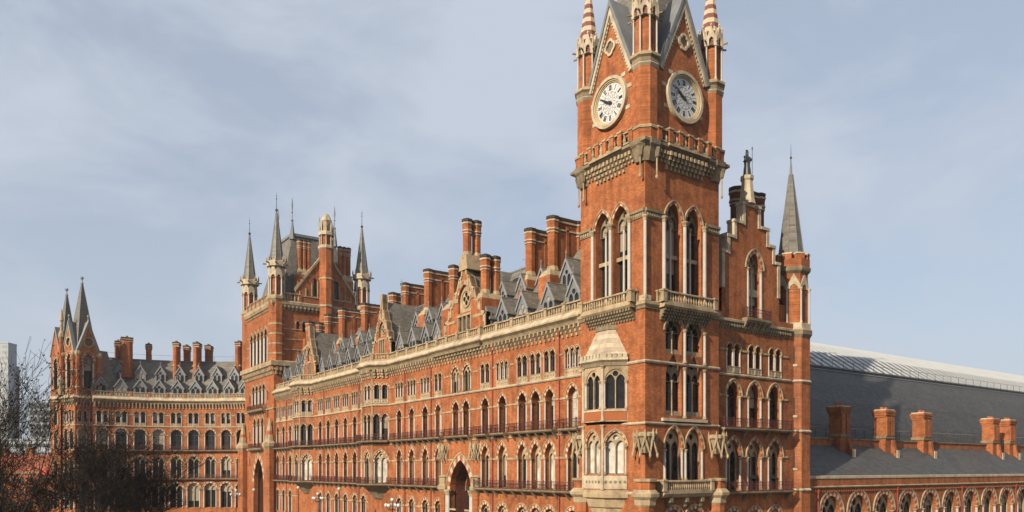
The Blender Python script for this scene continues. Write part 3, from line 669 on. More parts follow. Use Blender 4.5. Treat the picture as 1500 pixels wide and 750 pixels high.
        for nm, ang, ln, w in (('hour_hand', math.radians(295), 1.15, .30), ('minute_hand', math.radians(302), 1.95, .16)):
            m = MB(); y = -.2 if nm == 'hour_hand' else -.26
            m.extr([(-w*.35, -.35), (w*.35, -.35), (w*.5, ln*.55), (0, ln), (-w*.5, ln*.55)], y, y+.03, 'clock_black'); m.lathe(0, 0, [(0, 0), (0, 0)], 3, 'clock_black', cap=False)
            m.extr([(.2*math.cos(k*PI/4), .2*math.sin(k*PI/4)) for k in range(8)], y-.01, y+.04, 'clock_black')
            ho = obj(nm, m, ck); ho.rotation_euler = (0, ang, 0)
        for a in (40, 75, 118, 242, 285, 320):
            a = math.radians(a); m = MB(); m.box(-.32, .32, -.06, .02, -.2, .2, 'stone_pale'); k = obj('label_stone', m, ck, (3.0*math.sin(a), 0, 3.0*math.cos(a)))
    # roof
    m = MB(); e = .9
    m.frus(-W+e, -e, e, Dp-e, 53.9, -W/2-2.0, -W/2+2.0, Dp/2-2.2, Dp/2+2.2, 66.5, 'slate'); m.frus(-W/2-2.0, -W/2+2.0, Dp/2-2.2, Dp/2+2.2, 66.5, -W/2-.5, -W/2+.5, Dp/2-.5, Dp/2+.5, 77, 'slate')
    o = wpart('roof', m, T); m = MB(); m.lathe(-W/2, Dp/2, [(.5, 77), (.7, 77.4), (.1, 77.8), (.08, 80), (.25, 80.3), (.03, 82.5)], 8, 'lead'); k = wpart('finial', m, T); k.parent = o; k.location = (0, 0, 0)
    m = MB(); m.box(-W+.05, -.05, .05, Dp-.05, 54.0, 54.1, 'lead'); wpart('roof_deck', m, T)
    # carved canopies and piers at the base corners
    for (cx, cy) in ((-.05, .05), (-W+.4, 0), (.0, Dp-.5)):
        m = MB(); m.lathe(0, 0, [(.45, 15.5), (.72, 16.2), (.95, 17.0), (1.15, 17.15), (1.15, 17.4), (.9, 17.55)], 8, 'stone', PI/8)
        niche(m)
        obj('niche_canopy', m, T, rel(T, (cx, cy, 0)))
        m = MB(); m.lathe(0, 0, [(.95, .1), (.95, 11.0)], 8, 'brick', PI/8); m.lathe(0, 0, [(.95, 10.2), (1.1, 10.4), (1.15, 10.9), (1.45, 11.2), (1.5, 11.5), (1.1, 11.9)], 8, 'stone', PI/8); m.lathe(0, 0, [(1.05, 11.85), (1.05, 12.7)], 8, 'brick', PI/8); m.lathe(0, 0, [(1.2, 12.7), (1.25, 12.95), (.2, 13.0)], 8, 'stone', PI/8)
        obj('corner_pier', m, T, rel(T, (cx, cy, 0)))
    return T
clock_tower()
# ------------------------------------------------------------------ main range along the street
K1 = kit(.92, 2.1, 3.75, .40, .12, .92, 'tracery', 'glass', cols=(-1, 1), colr=.11, nb=7)
K1b = kit(.92, 2.1, 3.75, .40, .12, .92, 'tracery', 'blind', cols=(-1, 1), colr=.11, nb=7)
K2 = kit(.84, 1.35, 3.45, .30, .10, .95, 'sash', 'glass', cols=(-1, 1), colr=.11, nb=6, frame='sash_dark')
K2b = kit(.84, 1.35, 3.45, .30, .10, .8, 'sash', 'blind', cols=(-1, 1), colr=.11, nb=6, frame='sash')
K3 = kit(.40, .62, 1.75+.75, .16, .09, .4, 'slim', 'glass', cols=(-1, 1), colr=.055, nb=3, panel=.75, frame='sash')
K3c = kit(.48, .75, 2.6, .17, .09, .45, 'slim', 'glass', cols=(-1, 1), colr=.06, nb=3, panel=.7, frame='sash_dark')
K0 = kit(.95, 1.0, 3.7, .40, .12, .7, 'tracery', 'glass', cols=(-1, 1), colr=.12, nb=6)
KC = kit(.62, 1.1, 3.3, .2, .08, .5, 'slim', 'glass', cols=(-1, 1), colr=.1, nb=5, frame='sash_dark')
Z1, Z2, Z3 = 11.45, 18.45, 24.42
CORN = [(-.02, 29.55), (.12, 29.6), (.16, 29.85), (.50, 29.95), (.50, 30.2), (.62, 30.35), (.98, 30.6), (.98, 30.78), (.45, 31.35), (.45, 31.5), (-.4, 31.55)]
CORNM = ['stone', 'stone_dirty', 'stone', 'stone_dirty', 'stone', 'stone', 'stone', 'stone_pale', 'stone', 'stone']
def triple(f, u, z, n, K=K3, sp=.93):
    for i in range(n): f.win(K, u+(i-(n-1)/2)*sp, z)
def gable_top(T, xc, y, hw, z0, za, steps, win=True, name='gable', stone=True):
    """stepped brick gable with stone-capped shoulders, a round window and a mullioned light"""
    pts = [(hw, z0)]; x, z = hw, z0+(za-z0)*.25
    side = []
    for i in range(steps):
        f0 = i/steps; f1 = (i+1)/steps
        side += [(hw*(1-f0), z0+(za-z0)*(.28+.62*f0)), (hw*(1-f1*.86)*1.0-.0, z0+(za-z0)*(.28+.62*f0)+.35)]
    pts = [(-hw, z0), (hw, z0)]+side+[(.32, za)]+[(-.32, za)]+[(-a, b) for a, b in side[::-1]]
    rw = hw*.30; zc = z0+(za-z0)*.47
    zw = zc-rw*.9; pa = [(x, zw+z) for x, z in hole(rw, rw*1.45, rw*.95, 0, 6)]
    holes = [pa, rect(-rw*1.0, rw*1.0, z0+1.2, zw-.55)]
    mb = MB(); mb.plate(pts, holes, 0, .7, 'brick'); F = Frame((xc-20, y), (xc+20, y)); o = F.put(name, mb, T, 20)
    m = MB()
    for sg in (-1, 1):
        prev = (sg*hw, z0+1.0)
        for (a, b) in side+[(.32, za)]:
            q = (sg*a, b); p0, p1 = Vector(prev), Vector(q); d = (p1-p0)
            if d.length > .05:
                n_ = Vector((-d.y, d.x)).normalized()*(-sg)*-.02; w = Vector((-d.y, d.x)).normalized()*(.34*sg)
                poly = [tuple(p0), tuple(p1), tuple(p1+w), tuple(p0+w)]
                m.extr(poly if sg > 0 else poly[::-1], -.12, .9, 'stone')
            prev = q
    for i in range(steps):
        a, b = side[2*i]
        for sg in (-1, 1): m.box(sg*(a-.42)-.25, sg*(a-.42)+.25, -.10, .02, b-1.3, b-.15, 'stone')
    obj('coping', m, o)
    m = MB(); ring(m, rw, rw*1.45, zw+rw*.95, .012, rw*.30, -.06, .3, 6, ('stone', 'voussoir_red'), .012); ring(m, rw, rw*1.45, zw+rw*.95, rw*.30+.004, rw*.30+.12, -.14, .05, 7, ('stone',)); obj('arch', m, o)
    rc = rw*.62; zq = zw+rw*1.15
    m = MB(); m.plate([(x*.99, z) for x, z in pa], [[(sx*rc*.5+rc*.36*math.cos(k*PI/4), zq+sz*rc*.55+rc*.36*math.sin(k*PI/4)) for k in range(8)] for sx, sz in ((-1, 0), (1, 0), (0, 1), (0, -1))], .3, .42, 'stone')
    m.plate([(rc*1.25*math.cos(k*PI/10), zq+rc*1.25*math.sin(k*PI/10)) for k in range(20)], [[(rc*1.02*math.cos(k*PI/10), zq+rc*1.02*math.sin(k*PI/10)) for k in range(20)]], .18, .3, 'stone')
    obj('round_window', m, o)
    for hh in holes:
        m = MB(); m.extr(hh, .5, .52, 'glass'); obj('pane', m, o)
    m = MB(); z_a, z_b = z0+1.2, zw-.55
    for k in (-1, -.33, .33, 1): m.box(k*rw-.09, k*rw+.09, -.06, .3, z_a, z_b, 'stone')
    m.box(-rw*1.15, rw*1.15, -.1, .3, z_b, z_b+.3, 'stone'); m.box(-rw*1.15, rw*1.15, -.14, .3, z_a-.25, z_a, 'stone'); obj('mullioned_frame', m, o)
    m = MB(); m.box(-hw-.05, -rw*1.4, -.1, .05, zc-rw*1.6, zc-rw*1.6+.35, 'stone'); m.box(rw*1.4, hw+.05, -.1, .05, zc-rw*1.6, zc-rw*1.6+.35, 'stone'); obj('band', m, o)
    # roof behind the gable
    m = MB(); zr = za-1.2; e = .25
    m.idx([(-hw+.1, .7, z0), (0, .7, zr), (hw-.1, .7, z0), (-hw+.1, 9.4, z0), (0, 9.4, zr), (hw-.1, 9.4, z0)], [(0,1,4,3),(1,2,5,4),(0,2,1)], 'slate'); obj('gable_roof', m, o)
    return o
YM = .6
def main_range():
    T = thing('hotel_range', 'long red brick gothic hotel front with arched windows between the two towers', 'building', (-63, 8, 0))
    X0, X1 = -116.0, -W
    F = Frame((0, YM), (1, YM)); f = Facade(T, F, rect(X0, X1, 0, 31.2), depth=.95)
    bays = (-62.4, -96.4)
    groups = [(-114.4, -110.5, -106.2), (-88.7, -84.6, -80.4, -76.3, -72.1, -68.4), (-54.75, -50.5, -46.2, -42.3), (-29.85, -25.85), (-21.55, -18.82, -16.1), (-11.9,)]
    rnd = random.Random(3)
    for gi, g in enumerate(groups):
        for x in g:
            f.win(K0, x, 4.6); f.win(K1b if rnd.random() < .45 else K1, x, Z1+.05); f.win(K2b if rnd.random() < .15 else K2, x, Z2+.05)
            n = 3 if x < -42.5 or x in (-25.85, -11.9) else 2
            triple(f, x, Z3, n, K3 if n == 3 else K3c, .93 if n == 3 else 1.14)
    for x in (-37.35, -34.6): f.win(K2, x, Z2+.05)
    KB = kit(1.0, 1.25, 2.35, .3, .1, .5, 'tracery', 'glass', cols=(-1, 1), colr=.1, nb=6)
    for x in (-37.5, -34.45): f.win(KB, x, Z3+.05)
    KP = kit(2.85, 4.7, 10.7, .8, .22, 3.0, 'none', 'glass', cols=(), nb=9, frame='sash_dark')
    K = dict(KP); K['parts'] = [p for p in KP['parts'] if p[0] != 'pane']
    vault = MB()     # deep entrance vault
    pts = arc(2.85, 4.7, 10.82, 8); out = [(-2.85, .12)]+pts+[(2.85, .12)]
    for (ax, az), (bx, bz) in zip(out[:-1], out[1:]): vault.quad([(ax, .8, az), (bx, .8, bz), (bx, 16, bz), (ax, 16, az)], 'brick_dark')  # vault walls carry their shade in the dark brick colour
    vault.quad([(x, 16, z) for x, z in out], 'brick_dark')
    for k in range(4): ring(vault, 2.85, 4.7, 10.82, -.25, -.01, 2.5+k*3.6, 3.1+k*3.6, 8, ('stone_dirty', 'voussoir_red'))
    w = f.win(K, -36.15, .12); w.name = 'portal'; F.put('vault', vault, T, -36.15, .12-.12)
    sc = MB(); sc.extr([(x*.985, z*.995) for x, z in out][::-1], 4.6, 4.7, 'sash_dark')  # added dark screen, stands in for the shade deep in the portal
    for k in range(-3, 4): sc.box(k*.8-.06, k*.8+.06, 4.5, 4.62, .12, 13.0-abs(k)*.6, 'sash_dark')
    sc.box(-2.5, 2.5, 4.45, 4.62, 9.4, 9.8, 'sash_dark'); F.put('shade_screen', sc, T, -36.15)
    for sx in (-1, 1):
        for d in (0, .55): F.put('column', colm(.24, 10.9, 'marble', 'stone', .8), T, -36.15+sx*(2.98+d*.8), .12, .15-d*.0)
        m = MB(); m.lathe(0, 0, [(.6, 0), (.6, 10.6)], 8, 'brick', PI/8); m.lathe(0, 0, [(.6, 10.6), (.95, 11), (.95, 11.4), (.7, 11.7), (.7, 12.6), (.9, 12.7), (.2, 13.0)], 8, 'stone', PI/8); obj('corner_pier', m, T, rel(T, (-36.15+sx*4.35, YM-.1, .1)))
        m = MB(); m.lathe(0, 0, [(.3, 15.2), (.55, 15.8), (.85, 16.6), (.9, 17.1), (.5, 17.3)], 8, 'stone', PI/8)
        niche(m, .85, 16.8, 15.3)
        obj('niche_canopy', m, T, rel(T, (-36.15+sx*4.2, YM, 0)))
    f.done()
    # canted bays
    for xb in bays:
        p = [(xb-4, YM), (xb-2, YM-2), (xb+2, YM-2), (xb+4, YM)]
        for i in range(3):
            G = Frame(p[i], p[i+1]); g = Facade(T, G, rect(0, G.len, 11.4, 31.2), depth=.5); c = G.len/2
            KX = kit(1.05, 1.75, 3.6, .30, .14, .5, 'tracery', 'blind' if i == 2 else 'glass', cols=(-1, 1), colr=.12, nb=8)
            g.win(KX, c, Z1+.1)
            for s in (-.72, .72): g.win(KC, c+s, Z2+.1)
            KY = kit(.5, .5, 2.55, .34, .1, .5, 'slim', 'glass', cols=(-1, 1), colr=.1, nb=5, panel=.7, frame='sash_dark')
            for s in (-.68, .68): g.win(KY, c+s*.98, Z3+.05)
            g.done('bay_wall')
        for q in p[1:3]:
            for z, h in ((11.5, 6.6), (18.5, 5.8), (24.5, 5)): obj('column', colm(.13, h, 'stone'), T, rel(T, (q[0], q[1]-.02, z)))
        m = MB(); m.sweep(p, [(-1.7, 9.0), (-1.3, 9.6), (-.5, 10.7), (.25, 11.1), (.9, 11.12)], 'stone_dirty'); wpart('bay_corbel', m, T)
    def path(x0, x1, jog=True):
        pts = [(x0, YM)]
        for xb in bays[::-1]:
            if x0 < xb < x1: pts += [(xb-4, YM), (xb-2, YM-2), (xb+2, YM-2), (xb+4, YM)]
        if jog and x0 < -36 < x1: pts += [(-42.0, YM), (-41.99, YM-.35), (-30.41, YM-.35), (-30.4, YM)]
        return pts+[(x1, YM)]
    full = path(X0, X1)
    m = MB(); m.sweep(full, CORN, CORNM); wpart('cornice', m, T)
    m = MB(); corbels(m, path(X0, X1, False), .82, .26, .62, 28.75, 29.95, 'stone', steps=3); wpart('corbel_table', m, T, 'stuff')
    for xb in bays:
        p = [(xb-2, YM-2), (xb+2, YM-2), (xb+4, YM)]; m = MB(); corbels(m, p, .66, .3, .62, 28.6, 30.0, 'stone', steps=3); wpart('bay_corbel_table', m, T, 'stuff')
    bp = []
    for q in full: bp.append((q[0], q[1]-.02))
    balustrade(T, bp, 31.5, 32.6, .34, 3.3, .46, .115, pierm='stone')
    m = MB(); m.box(X0, X1, YM+.55, YM+.75, 31.4, 32.3, 'brick'); wpart('inner_parapet', m, T)
    course(T, path(X0, X1, False), 24.12, .30, .22, 'stone_pale'); course(T, path(X0, X1, False), 17.75, .2, .12, 'stone')
    # spring-level bands between openings
    def band(zz, h, holes_at, half):
        xs = sorted(holes_at); cur = X0
        for x in xs+[None]:
            e = (x-half) if x is not None else X1
            if x is None or e-cur > .15:
                skip = any(cur < xb < e for xb in bays)
                segs = [(cur, e)]
                if skip:
                    xb = [b for b in bays if cur < b < e][0]; segs = [(cur, xb-4), (xb+4, e)]
                for a, b in segs:
                    if b-a > .12: mm = MB(); mm.box(a+.01, b-.01, YM-.09, YM+.02, zz, zz+h, 'stone'); wpart('spring_band', mm, T)
            if x is not None: cur = x+half
    allx = [x for g in groups for x in g]
    band(Z1+3.62, .24, allx+[-36.15+0], .92+.2)
    band(Z2+3.35, .22, allx+[-37.35, -34.6], .84+.2)
    band(Z3+2.4, .20, allx+[-37.5, -34.45], 1.72)
    band(8.15, .24, allx+[-36.15], .95+.22)
    # balconies
    d = .95
    for a, b in ((X0+.3, -101.2), (-91.6, -67.2), (-57.6, -40.9), (-31.4, X1-.3)):
        balcony(T, F, a, b, Z1, bsp=2.1, returns=False)
    for xb in bays:
        p = [(xb-4.8, YM), (xb-4.3, YM-.0), (xb-2, YM-2), (xb+2, YM-2), (xb+4.0, YM), (xb+4.8, YM)]
        for z in (Z1, Z2):
            m = MB(); m.sweep(p[1:5], [(-.02, z-.28), (.8, z-.28), (.95, z-.14), (.95, z), (-.02, z)], 'stone_dirty'); o = wpart('balcony', m, T)
            r_ = railing(T, [(xb-4, YM-.85-.35), (xb-2.35, YM-2.85), (xb+2.35, YM-2.85), (xb+4.35, YM-.85)], z); r_.parent = o; r_.location = (0, 0, 0)
    for a, b in ((X0+.3, -104.6), (-90.6, -66.8), (-56.5, -40.6), (-39.1, -32.9), (-31.4, -28.3), (-27.4, -24.3), (-23.2, -14.5), (-13.5, X1-.3)):
        balcony(T, F, a, b, Z2, bsp=1.6)
    for x in (-14.2, -28.0, -44.35, -52.7, -70.2, -86.7, -108.4): downpipe(T, x, YM-.12, .2, 29.0)
    m = MB(); m.box(X0, -40.1, YM-.25, YM+.02, .1, 2.2, 'stone_dirty'); m.box(-32.2, X1, YM-.25, YM+.02, .1, 2.2, 'stone_dirty'); wpart('plinth', m, T)
    # roof
    YE, ZE, YR, ZR = 1.5, 31.5, 9.6, 42.3
    m = MB(); m.idx([(X0, YE, ZE), (X1, YE, ZE), (X1, YR, ZR), (X0, YR, ZR), (X0, 18, ZE), (X1, 18, ZE)], [(0,1,2,3),(3,2,5,4)], 'slate'); m.quad([(X1, YE, ZE), (X1, 18, ZE), (X1, YR, ZR)], 'brick'); ro = wpart('roof', m, T)
    m = MB(); m.box(X0, X1, YR-.15, YR+.15, ZR-.05, ZR+.16, 'lead'); k = wpart('ridge', m, T); k.parent = ro; k.location = (0, 0, 0)
    m = MB(); m.box(X0, X1, YM+.4, YE+.2, 31.3, 31.52, 'lead'); m.box(X0, X1, 17.8, 18.2, 0, 31.5, 'brick'); wpart('gutter', m, T)
    sl = (ZR-ZE)/(YR-YE)
    low = [-32.0, -27.9, -23.5, -18.2, -13.4, -57.2, -53.0, -48.7, -45.2, -91.4, -87.2, -82.8, -78.3, -74.0, -69.9, -113.9, -110, -105.9, -103]
    up = [-31.9, -27.5, -23.1, -18.1, -13.6, -56.8, -52.6, -48.4, -91.8, -87.6, -83.3, -78.9, -75.0, -113, -109.2, -105.5]
    for x in low: dormer(T, x, 2.0, ZE+(2.0-YE)*sl, 1.2, 2.0, 2.05, 3.6)
    for x in up: dormer(T, x, 4.75, ZE+(4.75-YE)*sl, 1.08, 1.9, 1.85, 3.2)
    # gables over the entrance and the bays
    g = gable_top(T, -36.3, 1.35, 5.5, 31.5, 43.4, 4)
    for xb in bays: gable_top(T, xb-.3, 1.35, 3.6, 31.5, 43.0, 4)
    # chimneys
    m = MB(); shaft(m, 0, 0, 0, 5.5, .6); shaft(m, 0, 1.5, 0, 5.5, .6); m.frus(-1.15, 1.15, -.7, 2.4, -1.6, -.75, .75, -.65, 2.1, .5, 'stone'); obj('chimney', m, T, rel(T, (-36.3, 1.8, 43.0)))
    chimney(T, -32.9, 2.6, 4.2, 37.2, 42.9, .62, base=5); chimney(T, -41.4, 2.6, 4.2, 37.2, 43.3, .62, base=5)
    for x, y0, y1, z0, z1 in ((-27.5, 6.2, 10.6, 39.0, 45.7), (-21.9, 5.6, 9.6, 38.4, 45.7), (-55.2, 6.0, 10.8, 39, 46.2), (-66.3, 7.5, 12.0, 40.5, 46.4), (-72.6, 8.2, 12, 41, 46.0), (-81.2, 6.5, 11.6, 39, 45.4), (-91.5, 6.2, 11, 39.2, 46.2), (-99, 6.2, 11, 39.2, 46.2)):
        chimney(T, x, y0, y1, z0, z1, .68, .9, base=3.2)
    for x in (-47.5, -60.5, -50.5, -78, -87): chimney(T, x, 11.6, 13.0, 40, 45.4, .5)
    chimney(T, -20.0, 12.5, 15.5, 40, 46.0, .6, base=3)
    m = MB()
    for x in (-33, -17): m.tube((x, 9.6, 42.3), (x, 9.6, 45.2), .03, .03, 4, 'iron')
    for x in (-34, -24, -14): m.tube((x, 9.6, 43.6), (x+10, 9.6, 43.6), .025, .025, 4, 'iron')
    wpart('roof_rail', m, T, 'stuff')
    m = MB(); m.lathe(0, 0, [(.12, 0), (.09, 1), (.22, 1.15), (.07, 1.3), (.05, 2.4), (.14, 2.5), (.02, 4.2)], 6, 'lead'); obj('finial', m, T, rel(T, (bays[0]-.3, 5.0, 42)))
    return T
main_range()
# ------------------------------------------------------------------ gabled east wing with stair turret
def gabled_wing():
    T = thing('gabled_wing', 'red brick wing with white stepped gable between the clock tower and the slim spire', 'building', (-8, 18.5, 0))
    XW = -.6; Y0, Y1 = Dp, 26.5
    F = Frame((XW, Y0), (XW, Y1)); L = F.len; yc = 17.1-Y0; base = 31.0
    steps = [(5.0, 37.4), (4.1, 39.2), (3.0, 41.0), (1.5, 43.2)]
    out = [(0.02, 0), (L, 0), (L, base), (yc+5.0, base)]
    for (h, z), nx in zip(steps, steps[1:]+[None]):
        out.append((yc+h, z)); 
        if nx: out.append((yc+nx[0], z))
    left = [(2*yc-u, z) for u, z in out[3:]][::-1]
    left = [(max(u, .02), z) for u, z in left]
    f = Facade(T, F, out+left+[(0.02, base)] if left[-1][0] > .03 else out+left, depth=.8)
    k1 = kit(1.15, 2.2, 3.75, .32, .12, .8, 'tracery', 'glass', cols=(-1, 1), colr=.13, nb=7)
    k2 = kit(1.08, 1.6, 3.4, .28, .12, .85, 'sash', 'glass', cols=(-1, 1), colr=.13, nb=6, frame='sash_dark')
    k3 = kit(.49, .62, 2.6, .1, .08, .55, 'slim', 'glass', cols=(-1, 1), colr=.1, nb=4, panel=.65)
    k0 = kit(1.0, 1.05, 3.9, .42, .12, .6, 'tracery', 'glass', cols=(-1, 1), colr=.12, nb=6)
    for y in (14.0, 17.65, 21.3):
        u = y-Y0; f.win(k1, u, 11.5); f.win(k2, u, 18.55); f.win(k0, u, 4.4)
        for s in (-.60, .60): f.win(k3, u+s, 24.45)
    kg = kit(1.12, 1.95, 5.6, .40, .14, .8, 'belfry', 'glass', cols=(-1, 1), colr=.16, nb=7)
    w = f.win(kg, 17.65-Y0, 30.75)
    m = MB(); m.box(-1.1, 1.1, .42, .62, 2.6, 3.4, 'stone_pale'); obj('transom', m, w); obj('mullion', colm(.11, 5.5, 'stone_pale'), w, (0, .45, 0))
    f.done()
    m = MB()           # stepped coping, block by block
    for i, (h, z) in enumerate(steps):
        nz = steps[i-1][1] if i else 33.6
        for sg in (-1, 1):
            a, b = sorted((yc+sg*(h-.38), yc+sg*(h+.06)))
            if a < .05: a = .05
            m = MB(); m.box(a, b, -.12, .85, nz-.02 if i else nz, z+.02, 'stone_pale'); F.put('coping', m, T)
            nh = steps[i+1][0] if i < 3 else .9
            a, b = sorted((yc+sg*(nh+.06), yc+sg*(h+.14)))
            m = MB(); m.box(max(a, .05), b, -.18, .9, z+.02, z+.34, 'stone_pale'); F.put('coping', m, T)
    # statue pedestal
    m = MB(); m.box(-.75, .75, -.15, .9, 43.2, 43.6, 'stone_pale')
    m.lathe(0, .35, [(.95, 43.5), (.8, 44.2), (.62, 46.1), (.75, 46.3), (.75, 46.65)], 8, 'stone_pale', PI/8)
    for sx in (-.55, .55): m.lathe(sx, .1, [(.12, 43.5), (.12, 45.2), (.03, 46.2)], 5, 'stone')
    F.put('pedestal', m, T, 16.8-Y0)
    for z, h, d, mm in ((18.2, .25, .16, 'stone_pale'), (24.1, .28, .18, 'stone_pale')): course(T, [(XW, Y0+.02), (XW, 24.2)], z, h, d, mm)
    m = MB(); m.sweep([(XW, Y0+.02), (XW, 24.3)], [(-.02, 29.4), (.1, 29.5), (.1, 29.8), (.3, 30.0), (.3, 30.25), (-.02, 30.4)], ['stone_dirty', 'stone_dirty', 'stone_dirty', 'stone', 'stone']); wpart('string_course', m, T)
    m = MB(); corbels(m, [(XW, Y0+.2), (XW, 24.2)], .45, .22, .26, 29.2, 29.75, 'stone_dirty', steps=2); wpart('corbel_table', m, T, 'stuff')
    balcony(T, F, .6, 12.7, 11.45, .95, bsp=3.3); balcony(T, F, .6, 12.7, 18.4, .95, bsp=3.3)
    balcony(T, F, 4.6, 8.9, 30.65, .75, .5, bsp=.8)
    for y in (12.2, 15.8, 19.45, 23.2):
        for z in (15.2, 21.85, 26.85):
            m = MB(); w = .55; m.box(-w, w, -.09, .02, 0, .22, 'stone'); F.put('spring_band', m, T, y-Y0+.0, z)
    downpipe(T, XW+.13, Y0+.35, .2, 33.5)
    # turret: octagonal, buttress faces below, arcaded stage, battlements and slated spire
    cx, cy, R8 = -2.0, 26.35, 2.02/math.cos(PI/8)
    m = MB(); m.lathe(0, 0, [(R8, .1), (R8, 31)], 8, 'brick', PI/8); q = obj('stair_turret', m, T, rel(T, (cx, cy, 0)))
    def sub(n, fn, kd=None): mm = MB(); fn(mm); return obj(n, mm, q, (0, 0, 0), 0, kd)
    for z in (11.3, 18.2, 24.1): sub('string_course', lambda m: m.lathe(0, 0, [(R8, z-.02), (R8+.18, z+.1), (R8+.18, z+.2), (R8, z+.34)], 8, 'stone_pale', PI/8))
    for z, in ((14.1,), (20.3,), (26.3,)):
        sl = MB(); sl.box(-.07, .07, -.012, .05, 0, 2.0, 'clock_black'); sl.box(-.35, .35, -.1, .05, -.32, -.06, 'stone_pale')
        a = 0 if z > 26 else -PI/4*0; k = obj('slit_window', sl, q, (2.02*math.cos(-PI/4), 2.02*math.sin(-PI/4), z), PI/4)
    sub('band', lambda m: m.lathe(0, 0, [(R8, 29.4), (R8+.25, 29.8), (R8+.25, 30.3), (R8+.08, 30.5), (R8+.06, 31.1), (R8-.2, 31.2)], 8, ['stone_dirty', 'stone_dirty', 'stone', 'stone_pale', 'stone_pale'], PI/8))
    sub('arcade', lambda m: m.lathe(0, 0, [(R8-.25, 31), (R8-.25, 37.2)], 8, 'brick', PI/8))
    for k in range(8):
        a = PI/8+k*PI/4; obj('shaft', colm(.11, 4.2, 'marble', 'stone_pale', .4), q, ((R8-.08)*math.cos(a), (R8-.08)*math.sin(a), 31.1))
        a = k*PI/4; mm = MB(); hw = .74
        mm.plate([(-hw, 0), (-.5, 0), (.5, 0), (hw, 0), (hw, .5), (0, 1.9), (-hw, .5)], [[(x, z+.02) for x, z in hole(.46, .5, .05, 0, 4)]], -.12, .2, 'stone_pale'); obj('gablet', mm, q, ((R8-.3)*math.cos(PI/8)*math.cos(a), (R8-.3)*math.cos(PI/8)*math.sin(a), 35.15), a+PI/2)
    sub('cornice', lambda m: m.lathe(0, 0, [(R8-.25, 37), (R8+.05, 37.3), (R8+.1, 37.5), (R8+.1, 37.75), (R8-.05, 37.85)], 8, 'stone_dirty', PI/8))
    def batt(m):
        m.lathe(0, 0, [(R8-.02, 37.8), (R8-.02, 38.75), (R8-.5, 38.76)], 8, 'brick', PI/8)
    sub('parapet', batt)
    for k in range(8):
        a = PI/8+k*PI/4; mm = MB(); mm.box(-.5, .5, -.12, .4, 0, .6, 'brick'); mm.box(-.56, .56, -.18, .46, .6, .78, 'stone_pale'); obj('merlon', mm, q, ((R8-.28)*math.cos(a), (R8-.28)*math.sin(a), 38.7), a+PI/2)
    sub('spire', lambda m: m.lathe(0, 0, [(1.62, 38.2), (.24, 49.3), (.16, 49.4), (.12, 50.5)], 8, ['slate', 'lead', 'lead'], PI/8))
    for k in range(8):
        a = PI/8+k*PI/4; mm = MB(); mm.tube((1.63*math.cos(a), 1.63*math.sin(a), 38.2), (.24*math.cos(a), .24*math.sin(a), 49.3), .06, .04, 4, 'lead'); obj('hip', mm, q)
    sub('finial', lambda m: m.lathe(0, 0, [(.06, 50.4), (.05, 51.2), (.16, 51.35), (.04, 51.5), (.015, 53)], 6, 'iron'))
    # roof and hidden walls
    m = MB(); m.idx([(XW-.8, Y0, 33.2), (XW-.8, 17.1, 41.3), (XW-.8, 24.2, 33.2), (-16, Y0, 33.2), (-16, 17.1, 41.3), (-16, 24.2, 33.2)], [(0,1,4,3),(1,2,5,4),(3,4,5)], 'slate_dark'); wpart('roof', m, T)
    m = MB(); m.box(-16, XW-.82, Y0+.02, 26.5, 31, 33.25, 'brick'); m.quad([(-16, 26.5, 0), (XW, 26.5, 0), (XW, 26.5, 31), (-16, 26.5, 31)], 'brick'); wpart('rear_wall', m, T)
    chimney(T, -5.2, 20.3, 24.3, 36, 47.4, .74, base=2.0, m='brick_dark')  # shafts and slab in darker brick than the other stacks
    return T
gabled_wing()
def statue():
    """bronze draped figure holding a spear, one continuous skin-grown body"""
    T = thing('statue', 'dark bronze standing figure with a spear on top of the stepped gable', 'statue', (-.95, 16.8, 46.65))
    V = [(0, 0, 1.45, .33), (0, 0, 1.75, .29), (0, 0, 2.05, .36), (0, 0, 2.28, .14), (0, 0, 2.42, .18), (0, 0, 2.6, .19), (0, 0, 2.74, .1),
         (0, 0, 1.1, .38), (0, .02, .6, .43), (0, .02, .1, .48), (0, .02, .02, .48),
         (.05, .4, 2.16, .14), (.16, .56, 1.85, .11), (.3, .5, 2.12, .09), (.05, -.4, 2.14, .14), (.12, -.48, 1.8, .12), (.28, -.28, 1.58, .06)]
    E = [(0,1),(1,2),(2,3),(3,4),(4,5),(5,6),(0,7),(7,8),(8,9),(9,10),(2,11),(11,12),(12,13),(2,14),(14,15),(15,16)]
    me = bpy.data.meshes.new('body'); me.from_pydata([v[:3] for v in V], E, []); o = obj('body', me, T)
    o.modifiers.new('skin', 'SKIN'); sv = me.skin_vertices[0].data
    for i, v in enumerate(V): sv[i].radius = (v[3], v[3]); sv[i].use_root = (i == 0)
    s = o.modifiers.new('sub', 'SUBSURF'); s.levels = 1; s.render_levels = 2; me.materials.append(MATS['bronze'])
    m = MB(); m.tube((.3, .52, .1), (.3, .52, 3.1), .03, .03, 6, 'bronze'); m.lathe(.3, .52, [(.03, 3.05), (.09, 3.15), (.01, 3.45)], 5, 'bronze'); obj('spear', m, T)
    m = MB(); m.lathe(0, 0, [(.16, 2.62), (.18, 2.72), (.1, 2.86), (.02, 2.92)], 8, 'bronze'); m.box(-.04, .04, -.2, .2, 2.8, 2.98, 'bronze'); obj('helmet', m, T)
    m = MB(); m.lathe(0, 0, [(.5, -.02), (.45, .06)], 8, 'bronze'); obj('plinth', m, T)
statue()
